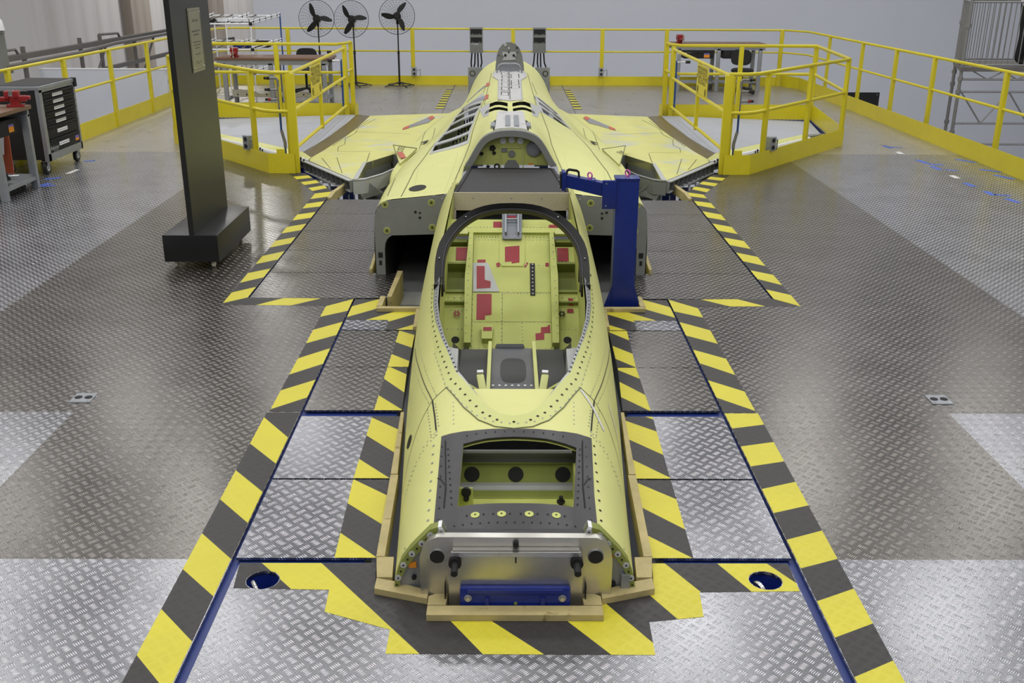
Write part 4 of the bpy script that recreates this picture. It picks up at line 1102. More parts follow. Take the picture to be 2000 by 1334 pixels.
boxline(.02, .11, 12.05, 12.30); boxline(.02, .11, 12.4, 13.05); boxline(.02, .12, 13.35, 13.9); boxline(-.11, -.02, 13.8, 14.15)
ribbon(mb, [(-.003, 11.05), (-.003, 14.2)], bz, .008, .014, .3)
mb.build('deck_joint', SEAMK, d2, smooth=0, kind='stuff')
mb = MB()
for s in (1, -1): dots(mb, [(s * .122, 11.0), (s * .137, 13.1)], bz, .14, .010, .014)
mb.build('deck_screw', MATTEK, d2, kind='stuff', smooth=0)
DOME = [(-.205, 1.04), (-.199, 1.157), (-.182, 1.30), (-.15, 1.39), (-.10, 1.448), (-.04, 1.478), (.02, 1.478), (.085, 1.455), (.14, 1.40), (.178, 1.31), (.205, 1.16), (.212, 1.04)]
fin = MB().slab([(x, 14.72, z) for x, z in DOME], (0, .05, 0)).build('fin_root_frame', GREY, air, label='grey rounded fin root frame')
mb = MB()
for x, z, r in ((-.06, 1.445, .022), (-.008, 1.40, .017)): mb.cyl((x, 14.72, z), (x, 14.71, z), r, 14)
mb.slab([(-.10, 14.715, 1.35), (.085, 14.715, 1.35), (.10, 14.715, 1.30), (.07, 14.715, 1.28), (.10, 14.715, 1.24), (-.105, 14.715, 1.23), (-.08, 14.715, 1.28), (-.105, 14.715, 1.31)], (0, -.005, 0))
mb.build('pale_patch', GREYL, fin, kind='stuff')
mb = MB()
for x, z, r in ((.105, 1.405, .014), (-.01, 1.345, .012), (.12, 1.34, .008), (-.06, 1.30, .018), (.06, 1.30, .018), (-.15, 1.30, .008)): mb.cyl((x, 14.71, z), (x, 14.70, z), r, 10)
mb.build('dark_hole', MATTEK, fin, kind='stuff')
hp = [(-.175, 14.3, 1.09), (-.168, 14.3, 1.16), (-.14, 14.3, 1.205), (-.09, 14.3, 1.222), (.08, 14.3, 1.222), (.13, 14.3, 1.205), (.16, 14.3, 1.16), (.172, 14.3, 1.09)]
MB().tube(hp, .012, 6).build('deck_hoop', GREYM, air)
MB().box(-.14, .14, 14.33, 14.36, 1.08, 1.20).build('hoop_web', FILM, air)
MB().add([(-.6, 18.0, -.3), (.6, 18.0, -.3), (.55, 18.0, .55), (.3, 18.0, .92), (-.3, 18.0, .92), (-.55, 18.0, .55)], [(0, 5, 4, 3, 2, 1)]).build('tail_bulkhead', GREY, air)

# ---- air intakes
def intake(s):
    hole = [(.585, -.60), (.585, .355), (.95, .352), (1.0, .342), (1.035, .315), (1.055, .275), (1.062, .22), (1.065, -.60)]
    oute = [(1.135, -.60), (1.142, .40), (1.135, .50), (1.115, .565), (1.08, .61), (1.02, .632), (.48, .692), (.492, .60), (.56, .40), (.62, .1), (.64, -.60)]
    mb = MB(); y = 8.135
    # face plate built as strips round the hole
    quads = [[(.48, .692), (1.02, .634), (1.0, .342), (.585, .355), (.565, .39)], [(1.02, .634), (1.08, .612), (1.115, .567), (1.135, .50), (1.142, .40), (1.062, .22), (1.055, .275), (1.035, .315), (1.0, .342)],
             [(1.142, .40), (1.135, -.60), (1.065, -.60), (1.062, .22)], [(.585, .355), (.585, -.6), (.575, -.6), (.565, .39)]]
    for q in quads: mb.slab([(s * x, y, z) for x, z in q], (0, .03, 0))
    f = mb.build('intake_face', GREY, air, label='grey intake face plate', smooth=0)
    MB().slab([(s * x, 9.6, z) for x, z in hole], (0, .02, 0)).build('duct_back', MATTEK, air)
    d = MB(); n = len(hole)
    d.add([(s * x, y + .01, z) for x, z in hole] + [(s * x * .98, 9.6, z * .9) for x, z in hole], [((i, i + 1, n + i + 1, n + i) if s < 0 else (i, n + i, n + i + 1, i + 1)) for i in range(n - 1)])
    d.build('duct_wall', CARBON2, air, smooth=30)
    MB().slab([(s * .60, 7.90, -.2), (s * 1.06, 7.90, -.2), (s * 1.06, 9.6, -.16), (s * .60, 9.6, -.16)], (0, 0, -.05)).build('intake_ramp', GREYL, air)
    MB().box(min(s * .60, s * 1.06), max(s * .60, s * 1.06), 7.885, 7.905, -.25, -.195).build('ramp_lip', GREYM, air)
    b1 = MB(); b2 = MB(); b3 = MB()
    for x, z in ((1.046, .605), (.66, .622), (1.037, .383), (.658, .412)):
        b1.torus((s * x, y - .001, z), .026, .003, (0, 1, 0), 18, 6); b2.cyl((s * x, y, z), (s * x, y - .004, z), .023, 16); b3.cyl((s * x, y - .004, z), (s * x, y - .008, z), .008, 8)
    b1.build('bolt_ring', SKIN2, f, kind='stuff'); b2.build('bolt', GREEND, f, kind='stuff')
    for x, z, r in ((.795, .543, .011), (.757, .535, .009), (.759, .495, .011)): b3.cyl((s * x, y, z), (s * x, y - .004, z), r, 10)
    b3.box(min(s * 1.08, s * 1.118), max(s * 1.08, s * 1.118), y - .004, y, .15, .195).box(min(s * 1.09, s * 1.112), max(s * 1.09, s * 1.112), y - .004, y, .085, .125)
    b3.build('dark_port', MATTEK, f, kind='stuff')
    b4 = MB()
    for x, z in ((.57, .655), (.531, .655), (.531, .62), (.532, .58), (.535, .525), (.577, .475)): b4.sphere((s * x, y, z), .006, 8, 4)
    b4.build('rivet', STEEL, f, kind='stuff')
for s in (-1, 1): intake(s)

# ---- wings
def wz(x, y=0): return .125 - .037 * max(0, abs(x) - 1.2)
def wslab(poly, s, m, name, th=.10, off=0, **k):
    return drape([(s * p[0], p[1]) for p in poly], wz, off, .5, thick=th).build(name, m, air, smooth=30, **k)
for s in (-1, 1):
    wslab([(1.0, 13.2), (1.40, 13.50), (1.56, 13.42), (1.845, 12.86), (1.80, 11.74), (1.85, 11.72), (2.63, 13.12), (2.66, 13.35), (2.58, 13.95), (2.50, 14.9), (2.42, 15.9), (2.39, 17.44), (1.2, 17.42), (1.0, 17.45)], s, WINGSK, 'inner_wing')
    wslab([(2.66, 13.42), (2.86, 13.72), (2.80, 14.4), (2.72, 15.3), (2.66, 17.70), (2.40, 17.45), (2.425, 15.9), (2.505, 14.9), (2.585, 13.95)], s, BROWNF, 'smoked_panel', .09, -.004, label='brown smoked panel')
    wslab([(2.865, 13.9), (4.66, 16.02), (5.04, 16.25), (5.28, 17.72), (2.66, 17.70), (2.665, 16.86), (2.725, 15.3), (2.805, 14.4)], s, WINGG, 'outer_wing', .09, -.003, label='pale grey outer wing skin')
    le = drape([(s * p[0], p[1]) for p in ((2.665, 13.26), (2.80, 13.44), (4.72, 15.83), (4.66, 16.01), (2.87, 13.88), (2.665, 13.40))], wz, 0, .5, thick=.04).build('leading_edge_strip', SKIN, air, smooth=30)
    P = [(s * (2.66 + 2.08 * t), 13.27 + 2.57 * t, wz(2.66 + 2.08 * t) - .035) for t in [i / 10 for i in range(11)]]
    MB().tube(P, .035, 8).build('leading_edge', WHITE, air)
    P2 = [(x + s * .02, y + .05, z - .065) for x, y, z in P]
    MB().tube(P2, 0, sq=(.03, .045)).build('edge_spar', CARBON2, air)
    MB().box(-.03, .05, -.22, .22, -.12, .0, R=rz(s * -.9), c=(s * 4.88, 16.05, wz(4.8))).build('tip_rib', GREY, air)
    mb = MB()
    for k in range(14):
        t = .02 + .06 * k * .45 if k < 7 else .42 + .022 * (k - 7)
        mb.box(-.012, .012, -.06, .0, -.10, -.02 + .01 * (k % 3), R=rz(s * -.3), c=(s * (2.66 + 2.08 * t), 13.25 + 2.57 * t, wz(2.66 + 2.08 * t)))
    mb.build('edge_clip', MATTEK, air, kind='stuff')
    # ribbed glove edge facing forward
    a, b = Vector((s * 2.66, 13.13, wz(2.66))), Vector((s * 1.85, 11.70, wz(1.85)))
    d = (b - a).normalized(); nr = Vector((d.y, -d.x, 0)) * (1 if s > 0 else -1)
    if nr.y > 0: nr = -nr
    e = MB()
    e.slab([a, b, b + nr * .06, a + nr * .06], (0, 0, -.012)); e.slab([a + Vector((0, 0, -.13)), b + Vector((0, 0, -.13)), b + nr * .05 + Vector((0, 0, -.13)), a + nr * .05 + Vector((0, 0, -.13))], (0, 0, -.012))
    e.build('glove_flange', GREYL, air)
    MB().slab([a, b, b + Vector((0, 0, -.14)), a + Vector((0, 0, -.14))], -nr * .02).build('glove_web', SEAMK, air)
    for k in range(11):
        p = a.lerp(b, k / 10); MB().slab([p, p + nr * .055, p + nr * .045 + Vector((0, 0, -.13)), p + Vector((0, 0, -.13))], d * .008).build('glove_rib', GREY, air)
    # open recess at the wing root
    R1, R2, R3, R4 = (1.80, 11.74), (1.845, 12.86), (1.56, 13.42), (1.0, 13.2)
    mb = MB()
    for p, q in ((R1, R2), (R2, R3), (R3, R4)):
        z0 = wz(p[0]); mb.slab([(s * p[0], p[1], z0 - .003), (s * q[0], q[1], wz(q[0]) - .003), (s * q[0], q[1], -.28), (s * p[0], p[1], -.28)], (s * .012, .012, 0))
    mb.build('recess_wall', GREY, air)
    mb = MB()
    mb.slab([(s * p[0], p[1], wz(p[0]) + .002) for p in (R1, R2, (1.885, 12.86), (1.86, 11.72))], (0, 0, .006)); mb.build('recess_edge', GREYL, air)
    MB().slab([(s * p[0], p[1], -.26) for p in ((1.0, 12.0), (1.78, 12.0), R2, R3, R4)], (0, 0, -.02)).build('recess_floor', MATTEK, air)
    P = [(s * 1.85, 11.68, .10), (s * 1.72, 11.78, .095), (s * 1.56, 12.05, .10), (s * 1.40, 12.5, .11), (s * 1.2, 12.9, .12)]
    mb = MB()
    for p, q in zip(P, P[1:]):
        p, q = Vector(p), Vector(q); mb.slab([p, q, q + Vector((0, .10, 0)), p + Vector((0, .10, 0))], (0, 0, -.015)); mb.slab([p, q, q + Vector((0, 0, -.17)), p + Vector((0, 0, -.17))], (0, .02, 0))
    mb.build('root_beam', GREYL if s < 0 else GREY, air)
    MB().slab([(s * 1.85, 11.70, .09), (s * 1.72, 11.80, .09), (s * 1.55, 12.0, -.12), (s * 1.75, 11.75, -.14)], (0, .08, 0)).build('root_bracket', GREY, air)
    p = (s * 1.62, 13.36, -.03); MB().torus(p, .045, .012, (s * .5, 1, .1), 18, 6).cyl(p, (p[0], p[1] + .02, p[2]), .022, 10).build('round_fitting', MATTEK, air)
    # "no step" flap
    fl = [(s * 1.58, 13.62), (s * 1.44, 13.50), (s * 1.20, 12.98), (s * 1.34, 12.14)]
    ft = MB().slab([(p[0], p[1], .20 + (.06 if k in (2,) else 0)) for k, p in enumerate(fl)], (0, 0, -.02)).build('no_step_flap', SKIN, air)
    mb = MB(); text_mesh(mb, 'NO STEP', .125, frame((s * 1.43, 13.17, .213), (0, -s, .05), (s, 0, 0)))
    mb.build('lettering', MATTEK, ft, smooth=0)
    mb = MB(); Q = [(p[0], p[1], .204 + (.06 if k == 2 else 0)) for k, p in enumerate(fl)]; mb.tube(Q + [Q[0]], .005, 4); mb.build('flap_gap', SEAM, ft, smooth=0)
    if s < 0: MB().slab([(-1.46, 12.95, .213), (-1.39, 12.98, .216), (-1.30, 12.55, .222), (-1.36, 12.50, .22)], (0, 0, .002)).build('brick_mark', REDB, ft)
    MB().slab([(s * 1.22, 13.75, .215), (s * 1.13, 13.60, .24), (s * 1.12, 13.95, .22)], (0, 0, .003)).build('triangular_hole', MATTEK, air)
    # masked windows near the trailing edge
    q = [(1.62, 15.70), (1.30, 17.0), (1.24, 16.85), (1.32, 16.2)]
    drape([(s * p[0], p[1]) for p in [(1.66, 15.62), (1.66, 15.85), (1.30, 17.15), (1.24, 16.9), (1.30, 16.35)]], wz, .004, .5).build('film_patch', FILM, air, smooth=0)
    drape([(s * p[0], p[1]) for p in [(1.66, 15.62), (1.66, 15.85), (1.59, 16.1), (1.57, 15.75)]], wz, .006, .5).build('brick_tape', REDB, air, smooth=0)
    drape([(s * p[0], p[1]) for p in [(1.30, 17.15), (1.24, 16.9), (1.29, 16.6), (1.36, 16.93)]], wz, .006, .5).build('brick_tape', REDB, air, smooth=0)
    sm = MB()
    wfn = lambda x, y: wz(x)
    for L in ([(2.24, 17.0), (2.39, 16.0), (2.36, 15.4), (2.44, 14.95), (2.36, 14.4), (2.42, 14.2), (2.37, 13.8), (1.9, 13.7)], [(1.85, 12.9), (1.9, 13.6)], [(2.05, 12.15), (2.3, 13.3)], [(2.25, 12.5), (2.5, 13.3)], [(2.35, 16.9), (2.45, 15.5), (2.52, 14.3)], [(1.5, 15.2), (2.4, 15.6)]): ribbon(sm, [(s * p[0], p[1]) for p in L], wfn, .008, .003, .4)
    sm.build('wing_seam', SEAM, air, smooth=0, kind='stuff')

# ---- nose fixture: machined plate on a blue bracket
fx = thing('nose_jig', 'machined aluminium jig plate on a blue bracket, bolted to the front of the nose', 'jig', (0, 3.42, -.6))
OUT = [(-.385, -.05), (-.385, .20), (-.372, .245), (-.345, .28), (-.31, .296), (.328, .293), (.365, .275), (.388, .235), (.395, .19), (.395, -.05)]
jp = MB().slab([(x, 3.465, z) for x, z in OUT], (0, .035, 0)).build('back_plate', ALU, fx)
mb = MB()
for x in (-.314, .326): mb.cyl((x, 3.466, .208), (x, 3.458, .208), .030, 20)
mb.build('round_bore', MATTEK, jp, kind='stuff'); mb = MB()
for x in (-.314, .326): mb.torus((x, 3.463, .208), .030, .004, (0, 1, 0), 24, 6)
mb.build('bore_rim', STEEL, jp, kind='stuff')
cpz = MB().slab([(-.276, 3.43, -.6), (.281, 3.43, -.6), (.272, 3.43, .228), (.258, 3.43, .252), (-.25, 3.43, .252), (-.265, 3.43, .228)], (0, .033, 0)).build('front_plate', ALU, fx)
MB().box(-.255, .262, 3.42, 3.435, .232, .252).build('top_ledge', STEEL, cpz)
MB().cyl((.003, 3.464, .268), (.003, 3.45, .268), .012, 12).box(.0, .006, 3.426, 3.43, .20, .25).build('locating_slot', MATTEK, cpz)
for x in (-.240, .247):
    MB().cyl((x, 3.43, .205), (x, 3.41, .205), .026, 20).cyl((x, 3.41, .203), (x, 3.35, .198), .014, 14).build('black_knob', MATTEK, fx)
for x in (-.283, .288): MB().box(x - .002, x + .002, 3.428, 3.46, -.6, .09).build('side_gap', MATTEK, fx)
bk = MB().box(-.222, .225, 3.398, 3.43, -.6, .100, bev=.012).build('blue_bracket', BLUE, fx)
MB().box(-.19, .193, 3.39, 3.40, .08, .095).build('top_flange', BLUE, bk)
for x in (-.112, .112): MB().box(x - .008, x + .008, 3.388, 3.40, -.3, .06).build('gusset', BLUE, bk)
for x in (-.189, .191):
    MB().cyl((x, 3.398, .055), (x, 3.385, .055), .010, 6).build('bolt', STEEL, bk, kind='stuff'); MB().cyl((x, 3.398, .055), (x, 3.395, .055), .016, 14).build('washer', GREYM, bk, kind='stuff')
MB().cyl((.003, 3.398, .03), (.003, 3.395, .03), .007, 10).build('plug', GREEND, bk)
mb = MB()
for x in (-.45, -.3, .3, .45): mb.box(x - .03, x + .03, 3.45, 3.5, GZ, -.3)
mb.box(-.5, .5, 3.43, 3.52, -.7, -.6); mb.build('jig_stand', BLUE, fx)

# ---- protective cover over the rear cockpit
cv = thing('cockpit_cover', 'flat black cover with a tan front board lying over the rear cockpit', 'cover', (0, 8.3, .6))
MB().slab([(-.463, 7.77, .785), (.468, 7.77, .785), (.385, 8.86, .775), (-.378, 8.86, .775)], (0, 0, -.03)).build('black_top', BLACKC, cv)
MB().tube([(-.425, 7.80, .788), (-.35, 8.83, .778), (.357, 8.83, .778), (.43, 7.80, .788)], .006, 6).build('edge_cord', MATTEK, cv)
tb = MB().box(-.465, .47, 7.755, 7.77, .645, .787).build('tan_board', TAN, cv)
for x in (-.455, .46): MB().box(x - .012, x + .012, 7.757, 7.768, .52, .645).build('tan_leg', TAN, cv)
mb = MB()
for x, z in ((-.30, .745), (0, .745), (.24, .745), (-.44, .665), (.445, .665)): mb.sphere((x, 7.755, z), .006, 8, 4)
mb.build('screw', GREYM, tb, kind='stuff')
MB().box(-.44, .44, 7.80, 7.82, .45, .75).build('shade_backing', MATTEK, cv)  # added black sheet: the shade under the tan board is in its colour
mb = MB()
for s in (1, -1):
    for y in (8.05, 8.25): mb.cyl((s * .445, y, .745), (s * .49, y - .02, .765), .006, 6)
mb.build('cable_tie', GREYM, cv, kind='stuff')

# ================================================================ yellow guard rails
def flatpost(x, y, z0, z1, a, name, par, w=.088, d=.05):
    return MB().box(-w / 2, w / 2, -d / 2, d / 2, z0, z1, R=rz(a), c=(x, y, 0), bev=.004).build(name, YEL, par)
def railing(name, label, path, posts, ztop=1.215, zmid=.735, toe=.20, base=None, group=None, toe_path=None, lowrail=None):
    p0 = path[0]
    o = thing(name, label, 'guard rail', (p0[0], p0[1], 0), group)
    MB().tube([(x, y, ztop) for x, y in path], .022, 10).build('top_rail', YEL, o)
    MB().tube([(x, y, zmid) for x, y in path], .019, 10).build('mid_rail', YEL, o)
    for x, y, a in posts: flatpost(x, y, .0, ztop - .01, a, 'post', o)
    q = toe_path or path
    for a, b in zip(q, q[1:]):
        a, b = Vector((*a, 0)), Vector((*b, 0)); d = (b - a).normalized(); n = Vector((-d.y, d.x, 0))
        MB().slab([a - n * .003, b - n * .003, b + n * .003, a + n * .003], (0, 0, toe)).build('toe_board', YEL, o, smooth=0)
    return o
XR = 6.42
railing('guard_rail', 'long yellow guard rail across the back edge of the platform, behind the fans', [(-6.15, 23.24), (6.15, 23.24)],
        [(x, 23.24, 0) for x in (-4.93, -2.15, .1, 2.10, 3.54, 6.12)])
railing('guard_rail', 'yellow guard rail on the left platform edge beside the black drawer cabinet', [(-XR, 4.5), (-XR, 22.9), (-6.17, 23.22)],
        [(-XR, y, PI / 2) for y in (5.0, 7.4, 9.6, 11.5, 13.15, 14.85, 16.6, 18.35, 20.2, 22.2)], toe=.25)
railing('guard_rail', 'yellow guard rail on the right platform edge in front of the scaffold tower', [(XR + .12, 4.5), (XR + .12, 22.6), (6.17, 23.22)],
        [(XR + .12, y, PI / 2) for y in (5.0, 7.2, 9.3, 11.4, 13.45, 15.8, 17.4, 19.1, 21.1)], toe=.25, toe_path=[(XR, 4.5), (XR, 22.6), (6.17, 23.22)])
def enclosure(s):
    side = 'left' if s < 0 else 'right'
    o = thing('wing_enclosure', 'yellow railed enclosure with a sign gate round the %s wing tip' % side, 'guard rail', (s * 2.7, 12.65, 0), 'wing enclosures')
    S = lambda L: [(s * p[0],) + tuple(p[1:]) for p in L]
    def ring(z): return S([(2.72, 12.67, z), (2.95, 12.67, z), (3.10, 12.75, z), (4.97, 15.02, z), (5.29, 17.78, z), (2.95, 17.76, z), (2.82, 18.1, z), (2.82, 18.45, z)])
    MB().tube(ring(1.24), .024, 10).build('top_rail', YEL, o); MB().tube(ring(.77), .022, 10).build('mid_rail', YEL, o)
    for x, y, a in ((2.72, 12.67, 0), (3.29, 12.99 + .0, .88), (4.13, 14.01, .88), (4.95, 15.0, .88), (5.29, 17.78, 0), (4.0, 17.77, 0), (2.82, 17.72, 0), (2.82, 18.45, 0)):
        flatpost(s * x, y, 0, 1.23, s * a, 'post', o, .105 if y < 12.7 else .075, .05)
    T = S([(2.72, 12.63), (3.06, 12.65), (4.99, 14.98), (5.33, 17.80), (2.64, 17.78)])
    for a, b in zip(T, T[1:]):
        a, b = Vector((*a, 0)), Vector((*b, 0)); d = (b - a).normalized(); n = Vector((-d.y, d.x, 0))
        MB().slab([a - n * .003, b - n * .003, b + n * .003, a + n * .003], (0, 0, .25)).build('toe_board', YEL, o, smooth=0)
    MB().slab([Vector((s * 2.64, 17.78, 0)), Vector((s * 2.66, 17.55, 0)), Vector((s * 2.655, 17.55, 0)), Vector((s * 2.635, 17.78, 0))], (0, 0, .25)).build('toe_board', YEL, o, smooth=0)
    # gate leaf
    gx = s * 2.80
    g = MB()
    for z in (1.19, .72, .24): g.tube([(gx, 12.78, z), (gx, 17.55, z)], .024, 10)
    g = g.build('gate_rail', YEL, o)
    for y in (12.80, 15.13, 17.5): flatpost(gx, y, .2, 1.19, PI / 2, 'gate_post', o, .06, .05)
    y0, y1 = (14.27, 15.08) if s < 0 else (14.30, 15.10)
    sg = MB().box(gx - s * .03 - .003, gx - s * .03 + .003, y0, y1, .76, 1.17).build('sign_board', YELSIGN, o)
    ax = (0, 1, 0) if s < 0 else (0, -1, 0)
    fx_ = gx - s * .0345
    tx = MB(); ym = (y0 + y1) / 2
    for k, w in enumerate(('MONTAGEM FINAL', 'MANTER PORTÃO', 'FECHADO COM AVISO', 'RELACIONADO')):
        text_mesh(tx, w, .084, frame((fx_, ym, 1.115 - .062 * k), ax, (0, 0, 1)))
    for yy in (-.29, .29):
        c = Vector((fx_, ym + yy, .82)); tx.torus(c, .05, .004, (1, 0, 0), 20, 4)
        tx.tube([c + Vector((0, -.035, .035)), c + Vector((0, .035, -.035))], .003, 4)
    tx.build('lettering', INK, sg, smooth=0)
    MB().box(s * 2.86 - .012, s * 2.86 + .012, 12.69, 12.72, .74, 1.06).build('lock_plate', YEL, o)
    # compressed-air outlets on the near post
    m = thing('air_manifold', 'galvanised compressed air outlets with a blue hose on the %s gate post' % side, 'air pipe', (s * 2.9, 12.78, .2), 'compressed air manifolds')
    px, py = s * 2.90, 12.80
    MB().tube([(px + s * .14, py, 1.16), (px + s * .02, py, 1.16), (px, py, 1.13), (px, py, .80)], .017, 10).build('riser', GALV, m)
    for z in (1.02, .90): MB().cyl((px, py, z), (px + s * .10, py, z), .014, 10).build('branch', GALV, m)
    for z, c in ((1.16, MATTEK), (1.02, MATTEK), (.90, REDV)):
        MB().cyl((px + s * .10, py, z), (px + s * .135, py, z), .020, 10).build('collar', c, m); MB().cyl((px + s * .135, py, z), (px + s * .17, py, z), .016, 10).build('coupler', MATTEK, m)
    MB().tube([(px, py, .80), (px - s * .00, py, .52)], .014, 8).build('hose', HOSEB, m)
    MB().tube([(px, py, .52), (px - s * .01, py, .48), (px - s * .035, py, .36), (px - s * .035, py, .30)], .020, 8).build('fitting', GALV, m)
    MB().tube([(px - s * .035, py, .30), (px - s * .03, py, .02)], .014, 8).build('hose', HOSEB, m)
    m2 = thing('air_manifold', 'small air outlets on the far post of the %s gate' % side, 'air pipe', (s * 2.9, 17.6, .2), 'far air outlets')
    MB().tube([(s * 2.87, 17.62, 1.0), (s * 2.87, 17.62, .15)], .016, 8).build('riser', HOSEB, m2)
    for z in (1.12, .98):
        MB().cyl((s * 2.87, 17.62, z), (s * 3.02, 17.62, z), .016, 8).build('branch', STEEL, m2); MB().cyl((s * 3.02, 17.62, z), (s * 3.10, 17.62, z), .024, 8).build('coupler', MATTEK, m2)
    MB().box(s * 2.90 - .05, s * 2.90 + .05, 12.66, 12.70, .23, .30).build('yellow_clamp', YEL, o)
for s in (-1, 1): enclosure(s)

# ---------------------------------------------------------------- sockets on the rails
def socket_box(label, x, y, z, a):
    o = thing('socket_box', label, 'socket box', (x, y, z), 'grey socket boxes on the rails')
    R = rz(a)
    MB().box(-.055, .055, -.05, .05, -.09, .09, R=R, c=(x, y, z), bev=.006).build('box', GREYM, o)
    for dz in (-.045, .045):
        p = Vector((x, y, z + dz)) + R @ Vector((0, -.05, 0)); q = p + R @ Vector((0, -.006, 0))
        MB().cyl(p, q, .028, 12).build('outlet', MATTEK, o)
    p = Vector((x, y, z)); MB().tube([p + R @ Vector((.055, 0, .02)), p + R @ Vector((.13, 0, .05)), p + R @ Vector((.13, 0, -.09))], .010, 6).build('conduit', GREYM, o)
socket_box('grey twin socket box on the left enclosure, nearest the dark totem', -3.40, 13.08, .32, -.6)
socket_box('grey twin socket box on the near side of the right enclosure', 3.42, 13.12, .32, .6)
socket_box('grey socket box low on the back rail, behind the rightmost fan', -2.12, 23.15, .30, 0)
socket_box('grey socket box low on the back rail, left of the far right workbench', 2.09, 23.19, .30, 0)

# ---------------------------------------------------------------- power cabinets with cables
for x, lb, marks in ((-.72, 'grey power box with white marks hung on the back rail', 1), (.685, 'grey power box without marks hung on the back rail', 0)):
    o = thing('power_box', lb, 'power box', (x, 23.15, .7), 'power boxes on the back rail')
    bx = MB().box(x - .145, x + .145, 23.10, 23.21, .71, 1.255, bev=.008).build('enclosure', GREY, o)
    for z in (1.165, .99): 
        w = MB().box(x - .125, x + .125, 23.088, 23.10, z - .055, z + .055).build('cover', MATTEK, o)
        for dx in (-.075, .075): MB().box(x + dx - .012, x + dx + .012, 23.082, 23.088, z - .052, z - .044).build('latch', GREYL, w)
    if marks: 
        tm = MB(); text_mesh(tm, '++NH', .06, frame((x - .03, 23.0985, .90), (1, 0, 0), (0, 0, 1))); tm.build('white_marks', WHITE, bx, smooth=0)
    for k, dx in enumerate((-.10, -.03, .03, .10)):
        MB().tube([(x + dx, 23.16, .71), (x + dx * 1.2, 23.17, .5), (x + dx * (1.6 if x > 0 else 1.1) + (-.05 if x < 0 else .05) * (k % 2), 23.2, .26), (x + dx * 1.6 + (-.08 if x < 0 else .08) * (k % 2), 23.2, .02)], .017, 8).build('cable', RUBBER, o)
for s, lb in ((-1, 'grey tail jig plate with a round mark, left of the tail'), (1, 'grey tail jig plate with a round mark, right of the tail')):
    o = thing('tail_jig', lb, 'jig', (s * .6, 18.6, -1.0), 'tail jig plates')
    MB().box(s * .61 - .13, s * .61 + .13, 18.6, 18.66, -1.0, .79).build('plate', GREYM, o)
    MB().torus((s * .66, 18.595, .69), .045, .008, (0, 1, 0), 18, 6).build('ring_mark', INK, o)
    MB().box(s * .66 - .08, s * .66 + .08, 18.66, 18.8, GZ, .5).build('column', BLUE, o)

# ---------------------------------------------------------------- pedestal fans
def make_fan(ang, tilt, dz=0.0):
    t = thing('pedestal_fan', 'fan', 'fan')
    p = MB()
    p.cyl((0, 0, .03), (0, 0, .75), .022, 10).cyl((0, 0, .72), (0, 0, 1.37 + dz), .015, 10).cyl((0, 0, .70), (0, 0, .76), .027, 10)
    p.build('pole', BLACK, t)
    b = MB().torus((0, 0, .04), .26, .012, (0, 0, 1), 28, 6); b.build('base_ring', BLACK, t)
    for k in range(4):
        a = k * PI / 2 + .5; MB().tube([(0, 0, .10), (.2 * math.cos(a), .2 * math.sin(a), .05), (.36 * math.cos(a), .36 * math.sin(a), .012)], .014, 6).build('foot', BLACK, t)
    R = rx(tilt); c = Vector((0, -.10, 1.46 + dz))
    def T(v): return c + R @ Vector(v)
    MB().cyl(T((0, .10, 0)), T((0, -.02, 0)), .085, 16).cyl(T((0, .16, 0)), T((0, .10, 0)), .05, 12, r2=.08).build('motor', BLACK, t)
    MB().cyl((0, 0, 1.29 + dz), T((0, .10, -.05)), .03, 8).build('neck', BLACK, t)
    h = MB().cyl(T((0, -.02, 0)), T((0, -.06, 0)), .075, 16, r2=.05); h.build('hub', MATTEK, t)
    for k in range(3):
        a0 = ang + k * 2 * PI / 3; vs = []
        for i in range(9):
            r = .05 + .29 * i / 8; a = a0 + .28 * (1 - i / 8) ** 1.4; w = .052 * math.sin(PI * (.12 + .80 * i / 8)) + .006
            for sd in (-1, 1):
                vs.append(T((r * math.cos(a) - sd * w * math.sin(a), -.035 + sd * .022, r * math.sin(a) + sd * w * math.cos(a))))
        n = len(vs); vs += [v + R @ Vector((0, .006, 0)) for v in vs]
        fs = [(2 * i, 2 * i + 2, 2 * i + 3, 2 * i + 1) for i in range(8)] + [(n + 2 * i, n + 2 * i + 1, n + 2 * i + 3, n + 2 * i + 2) for i in range(8)] + [(2 * i, n + 2 * i, n + 2 * i + 2, 2 * i + 2) for i in range(8)] + [(2 * i + 1, 2 * i + 3, n + 2 * i + 3, n + 2 * i + 1) for i in range(8)]
        MB().add(vs, fs).build('blade', MATTEK, t)
    g = MB()
    for k in range(7):
        r = .08 + .05 * k; d = -.13 + .09 * (r / .385) ** 2.5; g.tube([T((r * math.cos(2 * PI * i / 28), d, r * math.sin(2 * PI * i / 28))) for i in range(28)], .0016, 4, closed=True)
    g.tube([T((.385 * math.cos(2 * PI * i / 36), -.035, .385 * math.sin(2 * PI * i / 36))) for i in range(36)], .005, 5, closed=True)
    for k in range(28):
        a = 2 * PI * k / 28; P = []
        for i in range(5):
            r = .06 + .325 * i / 4; aa = a + .35 * i / 4; P.append(T((r * math.cos(aa), -.13 + .095 * (r / .385) ** 2.5, r * math.sin(aa))))
        g.tube(P, .0013, 4)
        P = [T((r * math.cos(a), .09 - .125 * (r / .385) ** 2.5, r * math.sin(a))) for r in (.09, .2, .3, .385)]; g.tube(P, .0013, 4)
    g.build('grille', MATTEK, t, kind='stuff', smooth=0)
    MB().tube([T((.06, .05, -.05)), T((.07, .05, -.2))], .002, 4).sphere(T((.07, .05, -.22)), .012, 6, 4).build('pull_cord', MATTEK, t)
    return t
